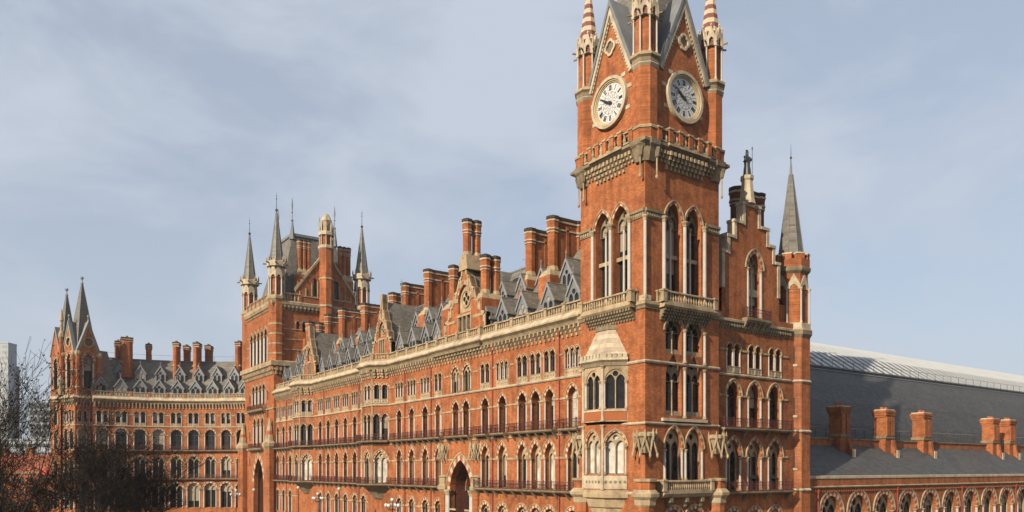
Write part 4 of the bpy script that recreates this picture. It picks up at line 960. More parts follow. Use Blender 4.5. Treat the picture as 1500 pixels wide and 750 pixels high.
# ------------------------------------------------------------------ station side range and shed
def station_side():
    T = thing('station_range', 'low brick range with arcaded windows, slate lean-to roof and chimneys beside the shed', 'building', (-4, 90, 0))
    XE = -.6; Y0, Y1 = 26.5, 230
    F = Frame((XE, Y0), (XE, Y1)); f = Facade(T, F, rect(0, Y1-Y0, 0, 12.2), depth=.9)
    k = kit(1.95, 2.25, 5.2, .62, .18, .9, 'tracery', 'glass', cols=(-1, 1), colr=.2, nb=9)
    y = 32.5; n = 0
    while y < Y1-4: f.win(k, y-Y0, 3.2); y += 6.02; n += 1
    f.done()
    m = MB(); m.sweep([(XE, Y0), (XE, Y1)], [(-.02, 11.4), (.2, 11.55), (.35, 11.65), (.35, 11.75), (-.02, 11.85)], ['stone_dirty', 'stone_dirty', 'stone_dirty', 'stone']); wpart('string_course', m, T)
    m = MB(); corbels(m, [(XE, Y0+.2), (XE, 130)], .5, .24, .2, 11.1, 11.5, 'voussoir_red', steps=1); wpart('corbel_table', m, T, 'stuff')
    m = MB(); m.sweep([(XE, Y0), (XE, Y1)], [(.03, 11.8), (.03, 12.7), (.12, 12.75), (.12, 13.05), (-.3, 13.1)], ['brick', 'stone_pale', 'stone_pale', 'stone_pale']); wpart('parapet', m, T)
    m = MB(); m.quad([(XE-.25, Y0-10, 12.85), (XE-.25, Y1, 12.85), (-6.0, Y1, 17.1), (-6.0, Y0-10, 17.1)], 'slate_dark'); wpart('roof', m, T)
    m = MB(); m.box(-6.5, -6.0, Y0, Y1, 16.6, 17.95, 'brick'); m.box(-6.62, -5.86, Y0, Y1, 17.95, 18.15, 'stone_dirty'); wpart('back_wall', m, T)
    m = MB(); m.box(-10.5, -6.5, Y0, Y1, 17.0, 17.2, 'lead')
    wpart('gutter', m, T)
    m = MB()
    yy = Y0+1
    while yy < 140: m.tube((-7.4, yy, 17.1), (-7.4, yy, 19.6), .03, .03, 4, 'iron'); yy += 2.4
    for z, r, mm in ((19.65, .06, 'lead_pale'), (18.9, .025, 'iron'), (18.2, .025, 'iron')): m.tube((-7.4, Y0, z), (-7.4, 140, z), r, r, 4, mm)
    wpart('walkway_rail', m, T, 'stuff')
    for y0, y1 in [(q-1.05, q+1.05) for q in (42.6, 53.9, 64.6, 87.4, 93.8, 113, 122)]:
        m = MB(); ln = y1-y0; w0, w1 = -6.7, -5.0; zb, zt = 16.2, 22.45; yc = (y0+y1)/2; h = ln/2
        m.box(w0, w1, -h, h, zb, zt-1.1, 'brick')
        for q, a, b, mm in ((.14, zb+2.1, zb+2.5, 'stone_dirty'), (.10, zt-1.1, zt-.8, 'brick'), (.2, zt-.8, zt-.45, 'brick'), (.28, zt-.45, zt-.12, 'brick'), (.12, zt-.12, zt+.06, 'stone_pale')): m.box(w0-q, w1+q, -h-q, h+q, a, b, mm)
        m.box(w1, w1+.22, -h*.95, -h*.12, zb+2.5, zt-1.1, 'brick'); m.box(w1, w1+.22, h*.12, h*.95, zb+2.5, zt-1.1, 'brick')
        m.frus(w1, w1+.9, .35*h, .95*h, zb-1.0, w1, w1+.3, .35*h, .95*h, zb+1.9, 'brick'); m.box(w1-.2, w1+1.05, .3*h, h, zb-1.2, zb-.85, 'stone_pale')
        m.box(w1+.88, w1+.98, .3*h, h, zb-.85, zb+.4, 'stone_pale')
        for k2 in (-.5, .5): m.lathe((w0+w1)/2, k2*h, [(.28, zt), (.22, zt+.4)], 8, 'voussoir_red')
        obj('chimney', m, T, rel(T, (0, yc, 0)))
    for y in range(0, 8): downpipe(T, XE+.12, 29.6+y*18.06, .2, 10.9)
    # train shed
    S = thing('train_shed', 'huge arched train shed roof of dark slate with white ribbed glazing above', 'train shed', (-45, 120, 0))
    A = [(-10.5, 17.2), (-11.5, 20.5), (-13.2, 24.2), (-15.4, 27.4), (-18.0, 30.3)]
    B = [(-18.0, 30.3), (-23.0, 33.8), (-29, 36.6), (-36, 38.9), (-45, 40.3)]
    YA, YB = 26.6, 232
    def sheet(P, m): 
        mb = MB(); 
        for (xa, za), (xb, zb) in zip(P[:-1], P[1:]): mb.quad([(xa, YA, za), (xa, YB, za), (xb, YB, zb), (xb, YA, zb)], m)
        return mb
    mirror = lambda P: [(-90-x, z) for x, z in P]
    o = wpart('slate_roof', sheet(A, 'slate_dark'), S); wpart('slate_roof', sheet(mirror(A), 'slate_dark'), S)
    for P in (B, mirror(B)): wpart('glazing', sheet([(x, z-.1) for x, z in P], 'shed_glass'), S)
    # ridge-and-furrow glazing bars
    rb = MB()
    for (xa, za), (xb, zb) in zip(B[:-1], B[1:]):
        rb.idx([(xa, -.7, za), (xa, 0, za+.17), (xa, .12, za), (xb, -.7, zb), (xb, 0, zb+.17), (xb, .12, zb)], [(0,1,4,3),(1,2,5,4),(0,2,1)], ['rib_white', 'shed_glass', 'rib_white'])
        rb.box(xa, xb, -1.0, -.8, min(za, zb), min(za, zb)+.02, 'rib_white') if False else None
    me = rb.mesh('glazing_ridge'); y = YA+1
    while y < YB-1: obj('glazing_ridge', me, S, rel(S, (0, y, 0))); y += 2.3
    m = MB(); m.box(-18.6, -17.7, YA, YB, 30.0, 30.3, 'iron'); m.box(-17.72, -17.6, YA, YB, 30.3, 30.5, 'lead_pale'); wpart('gutter', m, S)
    m = MB(); m.box(-17.9, -17.35, YA, YB, 29.7, 29.85, 'lead_pale'); wpart('flashing', m, S)
    m = MB(); y = YA
    while y < YB: m.tube((-17.5, y, 29.6), (-17.5, y, 31.5), .03, .03, 4, 'iron'); y += 3.0
    m.tube((-17.5, YA, 31.5), (-17.5, YB, 31.5), .03, .03, 4, 'iron'); wpart('roof_rail', m, S, 'stuff')
    pts = A+B[1:]; al = pts+mirror(pts)[::-1][1:]
    for y in (YA+.1, YB-.1):
        m = MB(); m.quad([(x, y, z) for x, z in [(-10.5, 0)]+al+[(-79.5, 0)]], 'brick'); wpart('end_wall', m, S)
station_side()
# ------------------------------------------------------------------ west tower
def spirelet(T, cx, cy, z0, zarc, zpar, ztip, r=1.7, par='corner_turret'):
    """octagonal corner turret: brick shaft, stone arcaded top and slated spire"""
    m = MB(); m.lathe(0, 0, [(r, z0), (r, zarc)], 8, 'brick', PI/8); q = obj(par, m, T, rel(T, (cx, cy, 0)))
    def sub(n, fn): mm = MB(); fn(mm); return obj(n, mm, q)
    sub('band', lambda m: m.lathe(0, 0, [(r, zarc-1.2), (r+.3, zarc-.8), (r+.3, zarc-.3), (r+.1, zarc)], 8, 'stone', PI/8))
    sub('arcade', lambda m: m.lathe(0, 0, [(r*.82, zarc-.2), (r*.82, zpar)], 8, 'brick', PI/8))
    h = zpar-zarc
    for k in range(8):
        a = PI/8+k*PI/4; obj('shaft', colm(.17, h*.62, 'marble', 'stone_pale', .5), q, (r*.95*math.cos(a), r*.95*math.sin(a), zarc))
        a = k*PI/4; hw = r*.40; mm = MB(); mm.plate([(-hw, 0), (-hw*.7, 0), (hw*.7, 0), (hw, 0), (hw, h*.2), (0, h*.42), (-hw, h*.2)], [[(x, z+.02) for x, z in hole(hw*.62, hw*.7, .05, 0, 4)]], -.1, .25, 'stone_pale'); obj('gablet', mm, q, (r*.92*math.cos(a), r*.92*math.sin(a), zarc+h*.6), a+PI/2)
    sub('parapet', lambda m: m.lathe(0, 0, [(r*.9, zpar-.6), (r*1.25, zpar-.2), (r*1.25, zpar+.9), (r*1.1, zpar+1.1), (r*.8, zpar+1.1)], 8, ['stone_dirty', 'stone_pale', 'stone_pale', 'stone'], PI/8))
    for k in range(8):
        a = PI/8+k*PI/4; mm = MB(); mm.lathe(0, 0, [(.2, 0), (.16, .6), (.02, 1.2)], 5, 'stone'); mm.box(.1, .8, -.1, .1, -.7, -.4, 'stone_dirty'); obj('crocket', mm, q, (r*1.2*math.cos(a), r*1.2*math.sin(a), zpar+1.0), a)
    sub('spire', lambda m: m.lathe(0, 0, [(r*.92, zpar+.4), (.13, ztip)], 8, 'slate', PI/8))
    for k in range(8):
        a = PI/8+k*PI/4; mm = MB(); mm.tube((r*.93*math.cos(a), r*.93*math.sin(a), zpar+.4), (.13*math.cos(a), .13*math.sin(a), ztip), .06, .04, 4, 'lead_pale'); obj('hip', mm, q)
    sub('finial', lambda m: (m.lathe(0, 0, [(.12, ztip-.2), (.3, ztip+.2), (.3, ztip+.4), (.07, ztip+.6), (.05, ztip+2.6), (.16, ztip+2.8), (.03, ztip+3), (.02, ztip+4.4)], 6, 'iron'), m.box(-.4, .4, -.03, .03, ztip+3.4, ztip+3.5, 'iron')))
    return q
def west_tower():
    xa, xb, ya, yb = -138.0, -115.4, 0.0, 23.0
    T = thing('west_tower', 'broad red brick tower with slated corner spires at the far hotel end', 'tower', ((xa+xb)/2, (ya+yb)/2, 0))
    FS = Frame((xa, ya), (xb, ya)); FE = Frame((xb, ya), (xb, yb)); L = FS.len; c = L/2
    S = Facade(T, FS, rect(0, L, 0, 51.5), depth=1.0); E_ = Facade(T, FE, rect(0, yb-ya, 0, 51.5), depth=.7)
    lan = kit(1.05, 1.9, 6.0, .36, .16, .9, 'belfry', 'glass', cols=(-1, 1), colr=.17, nb=6)
    for k in range(5): S.win(lan, c+(k-2)*2.75, 38.3)
    mid = kit(.95, 1.3, 3.6, .36, .14, .8, 'slim', 'glass', cols=(-1, 1), colr=.15, nb=6)
    for k in range(4): S.win(mid, c+(k-1.5)*2.7, 28.6)
    low = kit(1.05, 1.7, 5.0, .4, .16, .8, 'tracery', 'glass', cols=(-1, 1), colr=.16, nb=6)
    for k in range(3): S.win(low, c+(k-1)*3.0, 19.2)
    big = kit(3.6, 6.2, 10.6, 1.1, .3, 1.0, 'none', 'glass', cols=(), nb=9, frame='sash_dark'); big = dict(big); big['parts'] = [p for p in big['parts'] if p[0] != 'pane']
    w = S.win(big, c, .12); w.name = 'portal'
    v = MB(); pts = arc(3.6, 6.2, 10.7, 8); out = [(-3.6, .12)]+pts+[(3.6, .12)]
    for (ax, az), (bx, bz) in zip(out[:-1], out[1:]): v.quad([(ax, 1.0, az), (bx, 1.0, bz), (bx, 12, bz), (ax, 12, az)], 'brick_dark')  # vault lined with the same dark brick
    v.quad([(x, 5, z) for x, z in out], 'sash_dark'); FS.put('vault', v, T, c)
    sm = kit(.38, .6, 1.7, .2, .1, .4, 'slim', 'glass', cols=(), nb=4)
    for u in (4.3, L-4.3):
        for z in (14.5, 20.6, 25.6, 29.5): S.win(sm, u, z)
    for u, z in ((5.5, 45.0), (6.9, 45), (5.6, 36.5), (7.0, 36.5), (17.5, 45), (18.9, 45)): E_.win(sm, u, z)
    S.done(); E_.done()
    m = MB(); m.quad([(xa, yb, 0), (xa, ya, 0), (xa, ya, 51.5), (xa, yb, 51.5)], 'brick'); m.quad([(xb, yb, 0), (xa, yb, 0), (xa, yb, 51.5), (xb, yb, 51.5)], 'brick'); m.box(xa+.1, xb-.1, ya+.1, yb-.1, 51.0, 51.3, 'lead'); wpart('rear_wall', m, T)
    ring4 = [(xa, ya), (xb, ya), (xb, yb), (xa, yb)]
    for z, h, d in ((18.2, .5, .3), (27.2, .4, .25), (40.6, .3, .12), (42.9, .3, .12), (45.2, .3, .12)):
        course(T, [(xa, ya), (xa+4, ya)] if z > 40 else [(xa, ya), (xb, ya), (xb, yb)], z, h, d)
        if z > 40: course(T, [(xb-4, ya), (xb, ya), (xb, yb*.28)], z, h, d)
    m = MB(); m.sweep([(xa, yb), (xa, ya), (xb, ya), (xb, yb)], [(-.02, 35.6), (.3, 35.9), (.5, 36.6), (.9, 36.9), (.9, 37.9), (.5, 38.1), (-.02, 38.1)], ['stone_dirty', 'stone', 'stone_dirty', 'stone', 'stone_pale', 'stone']); wpart('gallery', m, T)
    m = MB(); corbels(m, [(xa, ya), (xb, ya), (xb, yb)], .9, .4, .75, 35.0, 36.6, 'stone', steps=2); corbels(m, [(xa, ya), (xb, ya), (xb, yb)], .9, .4, .6, 49.6, 50.6, 'stone', steps=2); wpart('corbel_table', m, T, 'stuff')
    m = MB(); m.sweep(ring4, [(-.02, 49.9), (.4, 50.2), (.7, 50.8), (.7, 51.4), (.3, 51.6), (-.3, 51.6)], ['stone_dirty', 'stone', 'stone', 'stone_pale', 'stone'], closed=True); wpart('cornice', m, T)
    balustrade(T, [(xa+.2, ya-.1), (xb-.2, ya-.1)], 51.6, 53.4, .4, 3.0, .8, .2); balustrade(T, [(xb, ya+1), (xb, ya+6)], 51.6, 53.4, .4, 2.5, .8, .2)
    for (z, u0, u1) in ((18.7, c-5, c+5), (27.7, c-6, c+6)): balcony(T, FS, u0, u1, z, 1.1, .5, bsp=2)
    for x in (xa+.9, xb-.9):
        m = MB(); m.lathe(0, 0, [(1.3, .1), (1.3, 18.6)], 8, 'brick', PI/8); m.lathe(0, 0, [(1.3, 18.2), (1.7, 18.9), (1.7, 19.6), (1.1, 20.2), (.9, 21.5), (.75, 22.3), (.5, 23.5), (.2, 25)], 8, ['stone', 'stone', 'stone', 'stone', 'voussoir_red', 'stone', 'stone'], PI/8); obj('corner_pier', m, T, rel(T, (x, ya-.6, 0)))
    for x, y in ((xb-.9, ya+.9), (xa+.9, ya+.9), (xb-.9, yb-1.6), (xa+.9, yb-1.6)): spirelet(T, x, y, 36.0, 52.6, 59.2, 71.6, 1.75)
    for z in (39.4, 41.6, 43.8, 46.0): 
        m = MB(); m.lathe(xb-.9, ya+.9, [(1.75, z), (1.83, z+.05), (1.83, z+.35), (1.75, z+.4)], 8, 'stone', PI/8); wpart('band', m, T)
    # mansard roof
    m = MB(); zt = 68.5; m.frus(xa+2.0, xb-2.0, ya+2.0, yb-2.0, 51.3, xa+6.3, xb-6.3, ya+6.3, yb-6.3, zt, 'slate'); r_ = wpart('roof', m, T)
    m = MB(); m.sweep([(xa+6.3, ya+6.3), (xb-6.3, ya+6.3), (xb-6.3, yb-6.3), (xa+6.3, yb-6.3)], [(0, zt-.3), (.35, zt-.1), (.35, zt+.5), (.15, zt+.55), (.15, zt)], 'lead', closed=True); k = wpart('cresting', m, T); k.parent = r_; k.location = (0, 0, 0)
    for x, y in ((xa+6.3, ya+6.3), (xb-6.3, ya+6.3), (xb-6.3, yb-6.3), (xa+6.3, yb-6.3)):
        m = MB(); m.lathe(0, 0, [(.7, zt-1), (.2, zt+3.2), (.35, zt+3.5), (.09, zt+3.8), (.08, zt+5.2), (.25, zt+5.4), (.06, zt+5.6), (.2, zt+7), (.02, zt+9)], 6, 'lead'); obj('roof_finial', m, T, rel(T, (x, y, 0)))
    # east gable with octagonal stair chimney and flanking stacks
    G = MB(); yc = 12.0; hw = 7.2; pts = [(-hw, 51.4), (hw, 51.4), (hw, 54.2), (1.2, 62.4), (-1.2, 62.4), (-hw, 54.2)]
    hs = []
    for sx in (-1, 1):
        for j, (u, h) in enumerate(((2.6, 3.2), (4.0, 1.9), (5.4, .8))): hs.append([(sx*u+x, 53.4+z) for x, z in hole(.52, .6, h+.4, 0, 4)])
    G.plate(pts, hs, 0, .7, 'brick'); o = FE.put('gable', G, T, yc, 0, .05)
    for h in hs:
        m = MB(); m.quad([(x, .45, z) for x, z in h], 'glass'); obj('pane', m, o)
    m = MB()
    for sx in (-1, 1):
        p = [(sx*hw, 54.0), (sx*1.2, 62.2), (sx*1.2, 62.9), (sx*(hw+.2), 54.7)]; m.extr(p if sx < 0 else p[::-1], -.25, .9, 'stone')
        p = [(sx*1.4, 53.0), (sx*6.2, 53.0), (sx*6.2, 53.3), (sx*1.4, 53.3)]; m.extr(p if sx > 0 else p[::-1], -.15, .1, 'stone')
        for u, h in ((1.9, 3.6), (3.3, 3.0), (4.7, 1.6), (6.1, .8)): m.lathe(sx*u, -.08, [(.12, 53.3), (.12, 53.4+h)], 6, 'stone')
    obj('coping', m, o)
    m = MB(); m.idx([(-hw, .7, 51.4), (0, .7, 62.2), (hw, .7, 51.4), (-hw, 7, 51.4), (0, 7, 62.2), (hw, 7, 51.4)], [(0,1,4,3),(1,2,5,4)], 'slate'); obj('gable_roof', m, o)
    m = MB(); r = 1.65
    m.lathe(0, 0, [(r, 40), (r, 51.0), (r+.15, 51.1), (r+.15, 51.5), (r, 51.6), (r, 57.3), (r+.14, 57.4), (r+.14, 57.7), (r, 57.8), (r, 64.4), (r+.2, 64.6), (r+.2, 65.2), (r, 65.3), (r*.8, 65.4), (r*.8, 67.5), (r*1.1, 67.6), (r*1.1, 68.3), (r*.8, 68.6), (r*.72, 70.8), (r*.8, 71.0), (r*.35, 72.6)], 8,
            ['brick', 'stone', 'stone', 'stone', 'brick', 'stone', 'stone', 'stone', 'brick', 'stone_pale', 'stone_pale', 'stone', 'brick', 'brick', 'stone_pale', 'stone_pale', 'stone_pale', 'stone', 'stone_pale', 'stone_pale'], PI/8)
    for k in range(8):
        a = PI/8+k*PI/4; m.lathe(r*.92*math.cos(a), r*.92*math.sin(a), [(.14, 65.3), (.14, 67.6)], 5, 'stone_pale'); m.lathe(r*.9*math.cos(a), r*.9*math.sin(a), [(.22, 68.3), (.2, 69.4), (.03, 71)], 5, 'stone_pale')
    obj('stair_chimney', m, T, rel(T, (xb+.4, ya+yc, 0)))
    for y0, n, x in ((6.2, 2, xb-1.0), (16.0, 2, xb-1.2)):
        m = MB(); m.box(-1.1, 1.1, -.9, 2.9, 0, 7.0, 'brick'); m.frus(-1.1, 1.1, -.9, 2.9, 7.0, -.7, .7, -.6, 2.6, 8.2, 'stone')
        for j in range(3): shaft(m, 0, j*1.05, 7.6, 15.2, .5)
        obj('chimney', m, T, rel(T, (x, ya+y0, 51.0)))
    # lower stacks rising from the hotel roof against the tower
    chimney(T, xb+1.6, 7.5, 12.4, 41, 47.2, .7, base=4); chimney(T, xb+4.8, 8.6, 12.6, 41, 46.5, .6, base=3)
    # projecting brick box on the east wall
    m = MB(); m.box(xb, xb+1.4, 6.6, 13, 40.2, 43.4, 'brick'); m.frus(xb-.02, xb+1.4, 6.6, 13, 40.2, xb-.02, xb, 6.6, 13, 38.8, 'brick'); wpart('flue_breast', m, T)
    return T
west_tower()
# ------------------------------------------------------------------ curved wing
def curved_wing():
    # circle through the three measured plan points of the cornice line
    P = [Vector((-151.9, -31.6)), Vector((-150.2, -16.0)), Vector((-138.0, .8))]
    ax, ay = P[0]; bx, by = P[1]; cx, cy = P[2]
    d = 2*(ax*(by-cy)+bx*(cy-ay)+cx*(ay-by))
    ux = ((ax*ax+ay*ay)*(by-cy)+(bx*bx+by*by)*(cy-ay)+(cx*cx+cy*cy)*(ay-by))/d; uy = ((ax*ax+ay*ay)*(cx-bx)+(bx*bx+by*by)*(ax-cx)+(cx*cx+cy*cy)*(bx-ax))/d
    O = Vector((ux, uy)); R = (P[0]-O).length; a0 = math.atan2((P[0]-O).y, (P[0]-O).x); a1 = math.atan2((P[2]-O).y, (P[2]-O).x)
    if a0 < 0: a0 += 2*PI
    if a1 < 0: a1 += 2*PI
    n = 9; pts = [tuple(O+Vector((math.cos(a0+(a1-a0)*i/n), math.sin(a0+(a1-a0)*i/n)))*R) for i in range(n+1)]
    T = thing('curved_wing', 'concave curved red brick wing with rows of dormers behind the bare trees', 'building', (pts[4][0]-6, pts[4][1]+4, 0))
    k0 = kit(1.5, 1.55, 4.6, .38, .14, .8, 'tracery', 'glass', cols=(-1, 1), colr=.18, nb=6)
    k1 = kit(1.3, 1.45, 4.0, .30, .14, .7, 'tracery', 'glass', cols=(-1, 1), colr=.15, nb=6)
    k2 = kit(1.3, 1.35, 3.7, .28, .14, .7, 'sash', 'glass', cols=(-1, 1), colr=.15, nb=6, frame='sash_dark')
    k3 = kit(.55, .65, 2.7, .14, .1, .5, 'slim', 'glass', cols=(-1, 1), colr=.1, nb=4, panel=.6)
    for i in range(n):
        F = Frame(pts[i], pts[i+1]); f = Facade(T, F, rect(0, F.len, 0, 31.2), depth=.8); c = F.len/2
        f.win(k0, c, 4.2); f.win(k1, c, Z1+.1); f.win(k2, c, Z2+.1)
        for s in (-.7, .7): f.win(k3, c+s, Z3+.05)
        f.done()
        for z, hf in ((Z1+3.9, 1.65), (Z2+3.6, 1.65), (26.95, 1.5), (8.7, 1.95)):
            for a, b in ((0, c-hf), (c+hf, F.len)):
                m = MB(); m.box(a, b, -.1, .02, z, z+.24, 'stone'); F.put('spring_band', m, T)
        G = Frame(F.at(c, -1.2)[:2], F.at(F.len, -1.2)[:2])
    m = MB(); m.sweep(pts, CORN, CORNM); wpart('cornice', m, T)
    m = MB(); corbels(m, pts, .8, .3, .5, 28.75, 29.95, 'stone', steps=3); wpart('corbel_table', m, T, 'stuff')
    balustrade(T, pts, 31.5, 32.6, .34, 4.4, .6, .15)
    course(T, pts, 24.12, .30, .22, 'stone_pale')
    for z in (Z1, Z2):
        m = MB(); m.sweep(pts, [(-.02, z-.28), (.8, z-.28), (.95, z-.14), (.95, z), (-.02, z)], 'stone_dirty'); o = wpart('balcony', m, T)
        inner = [tuple(Vector(p)+(O-Vector(p)).normalized()*.85) for p in pts]; r_ = railing(T, inner, z); r_.parent = o; r_.location = (0, 0, 0)
    # roof follows the curve, rising away from it
    def off(p, d): return tuple(Vector(p)+(Vector(p)-O).normalized()*d)
    m = MB(); ext = pts
    for p, q in zip(ext[:-1], ext[1:]):
        a, b, c_, d_ = off(p, .9), off(q, .9), off(q, 8.6), off(p, 8.6)
        m.quad([(*a, 31.5), (*b, 31.5), (*c_, 41.6), (*d_, 41.6)], 'slate'); e, g = off(q, 16), off(p, 16); m.quad([(*d_, 41.6), (*c_, 41.6), (*e, 31.5), (*g, 31.5)], 'slate'); m.quad([(*g, 0), (*e, 0), (*e, 31.5), (*g, 31.5)], 'brick')
    wpart('roof', m, T)
    m = MB(); m.sweep([off(p, 8.6) for p in pts], [(-.2, 41.5), (-.2, 41.85), (.2, 41.85), (.2, 41.5)], 'lead'); wpart('ridge', m, T)
    m = MB()
    rp = [off(p, 8.6) for p in pts]
    for p, q in zip(rp[:-1], rp[1:]):
        m.tube((*p, 43.1), (*q, 43.1), .03, .03, 4, 'iron'); m.tube((*p, 41.8), (*p, 43.1), .03, .03, 4, 'iron')
    wpart('roof_rail', m, T, 'stuff')
    for i in range(n):
        F = Frame(pts[i], pts[i+1])
        p = F.at(F.len/2, -1.5); dormer(T, p[0], p[1], 32.2, 1.45, 1.9, 2.2, 3.6, F.rz)
        p = F.at(F.len/2, -4.2); dormer(T, p[0], p[1], 35.8, 1.25, 2.1, 2.1, 3.2, F.rz)
    for i, u, dd, z in ((1, .9, 5.5, 46.6), (2, .95, 10.5, 46.0), (4, .2, 6.3, 46.2), (4, .6, 10.5, 46), (5, .25, 6.3, 46.2), (5, .65, 10.5, 46.2), (7, .6, 6.3, 46.4), (1, .5, 10, 46.2), (8, .4, 6.3, 46.6)):
        F = Frame(pts[i], pts[i+1]); p = F.at(F.len*u, -dd); m = MB(); h = z-36.5
        w = .66 if (i, u) != (1, .9) else 1.25
        m.box(-w, w, -1.3, 1.3, 0, h-1.2, 'brick'); m.frus(-w-.3, w+.3, -1.6, 1.6, h*.36, -w, w, -1.3, 1.3, h*.36+.5, 'stone')
        for sy in (-1.15, 1.15): m.lathe(0, sy, [(w*.95, 0), (w*.95, h-1.2)], 8, 'brick', PI/8)
        for q, a, b, mm in ((.16, h-1.2, h-1.02, 'stone_pale'), (.05, h-1.02, h-.6, 'brick'), (.2, h-.6, h-.42, 'stone_pale'), (.12, h-.42, h, 'soot')):
            m.box(-w-q, w+q, -1.3-q, 1.3+q, a, b, mm)
        for k in (-.8, 0, .8): m.lathe(0, k, [(.3, h), (.24, h+.4)], 6, 'stone_dirty')
        obj('chimney', m, T, rel(T, (p[0], p[1], 36.5)), F.rz)
    return T, pts, O
CW, CPTS, CO = curved_wing()
# ------------------------------------------------------------------ corner pavilion at the end of the wing
def pavilion():
    cn = Vector((-152.3, -35.2)); ang = math.radians(20)          # nearest corner, right face normal to the north-east
    nr = Vector((math.cos(ang), math.sin(ang))); tr = Vector((-nr.y, nr.x)); nl = -tr; tl = nr     # right face runs along tr, left face along -? 
    w = 6.0
    A = cn-Vector((nr.x, nr.y))*w; B = cn; C_ = cn+tr*w
    T = thing('corner_pavilion', 'gabled brick pavilion with two tall slate spires at the wing end', 'building', (*(cn-nr*w/2+tr*w/2), 0))
    FL = Frame(A, B); FR = Frame(B, C_)
    zg = 41.6
    D_ = A+tr*w
    for F in (FL, FR):
        f = Facade(T, F, rect(0, w, 0, zg), depth=.8); c = w/2
        kb = kit(1.15, 2.3, 6.2, .5, .18, .8, 'belfry', 'glass', cols=(-1, 1), colr=.2, nb=7); f.win(kb, c, 33.2)
        ka = kit(.95, 1.4, 3.7, .26, .12, .7, 'tracery', 'glass', cols=(-1, 1), colr=.15, nb=6)
        for z in (4.2, Z1+.1, Z2+.1): f.win(ka, c-1.38, z); f.win(ka, c+1.38, z)
        k3 = kit(.42, .55, 2.7, .12, .08, .5, 'slim', 'glass', cols=(-1, 1), colr=.07, nb=4, panel=.6)
        for u in (-1.95, -.7, .7, 1.95): f.win(k3, c+u, Z3+.05)
        f.done()
        hs = [(1.0*math.cos(k*PI/6), 44.1+1.0*math.sin(k*PI/6)) for k in range(12)]
        g = MB(); g.plate([(-w*.42, zg-.3), (w*.42, zg-.3), (0, 48.4)], [hs], -.06, .6, 'brick'); o = F.put('gable', g, T, c)
        m = MB(); m.plate([(1.25*math.cos(k*PI/6), 44.1+1.25*math.sin(k*PI/6)) for k in range(12)], [hs], -.2, .1, 'stone'); m.extr(hs, .3, .32, 'stone_dirty')
        for sx in (-1, 1):
            p = [(sx*(w*.42+.1), zg-.3), (0, 48.5), (0, 49.3), (sx*(w*.42+.5), zg-.3)]; m.extr(p if sx < 0 else p[::-1], -.3, .5, 'lead_pale')
            p = [(sx*(w*.42-.35), zg-.3), (0, 47.5), (0, 48.5), (sx*(w*.42+.1), zg-.3)]; m.extr(p if sx < 0 else p[::-1], -.16, .3, 'stone')
        m.lathe(0, 0, [(.16, 49), (.1, 49.9), (.3, 50.2), (.05, 50.7)], 6, 'lead_pale'); obj('verge', m, o)
        m = MB(); m.idx([(-w*.42, .4, zg-.3), (0, .4, 49), (w*.42, .4, zg-.3), (-w*.42, 3.6, zg-.3), (0, 3.6, 49), (w*.42, 3.6, zg-.3)], [(0,1,4,3),(1,2,5,4)], 'slate'); obj('gable_roof', m, o)
        for u in (.5, w-.5):
            m = MB(); m.lathe(0, 0, [(.55, 30), (.55, 40.6), (.75, 41), (.75, 41.5), (.5, 41.8)], 8, ['brick', 'stone', 'stone', 'stone'], PI/8)
            for z in (33, 37): m.lathe(0, 0, [(.55, z), (.68, z+.1), (.68, z+.3), (.55, z+.4)], 8, 'stone', PI/8)
            obj('buttress', m, T, rel(T, F.at(u, .15)))
        balcony(T, F, .2, w-.2, Z1, bsp=2.2)
        downpipe(T, *F.at(w-.4 if F is FR else .4, .15)[:2], .2, 29)
    path = [tuple(A), tuple(B), tuple(C_)]
    m = MB(); m.sweep(path, CORN, CORNM); wpart('cornice', m, T); balustrade(T, path, 31.5, 32.7, .34, 3.6, .5, .14)
    m = MB(); corbels(m, path, .7, .3, .5, 28.75, 29.95, 'stone', steps=3); wpart('corbel_table', m, T, 'stuff')
    for z in (24.12, 18.2, 11.3): course(T, path, z, .3, .2, 'stone_pale')
    m = MB(); m.quad([(*A, 0), (*D_, 0), (*D_, zg), (*A, zg)], 'brick'); m.quad([(*D_, 0), (*C_, 0), (*C_, zg), (*D_, zg)], 'brick'); m.quad([(*A, zg), (*B, zg), (*C_, zg), (*D_, zg)], 'lead'); wpart('rear_wall', m, T)
    ctr = (A+B+C_+D_)/4
    def spire(px, py, hw, z0, z1):
        m = MB(); m.lathe(0, 0, [(hw*1.42, z0), (hw*1.30, z0+1.2), (.16, z1)], 4, 'slate'); m.lathe(0, 0, [(.2, z1-.3), (.38, z1), (.14, z1+.3), (.14, z1+.8), (.45, z1+1.3), (.1, z1+1.7)], 6, 'lead_pale')
        q = obj('spire', m, T, rel(T, (px, py, 0)), ang+PI/4)
        mm = MB()
        for k in range(4):
            a = k*PI/2; mm.tube((hw*1.31*math.cos(a), hw*1.31*math.sin(a), z0+1.2), (.17*math.cos(a), .17*math.sin(a), z1), .12, .08, 4, 'lead')
        obj('hip', mm, q)
    c1 = cn-nr*w/2+tr*w*.5; spire(c1.x, c1.y, 2.35, zg, 58.6)
    c2 = A-nr*.2+tr*.6-nr*2.2; c2 = cn-nr*(w+3.0)+tr*1.9
    # second pavilion bay behind, same build
    q0 = cn-nr*(w+5.2)-tr*.4; bx = Frame(q0, q0+nr*5.0); f = Facade(T, bx, rect(0, 5.0, 0, zg), depth=.7)
    ka = kit(1.1, 2.0, 5.6, .4, .16, .7, 'belfry', 'glass', cols=(-1, 1), colr=.18, nb=6); f.win(ka, 2.5, 33.2)
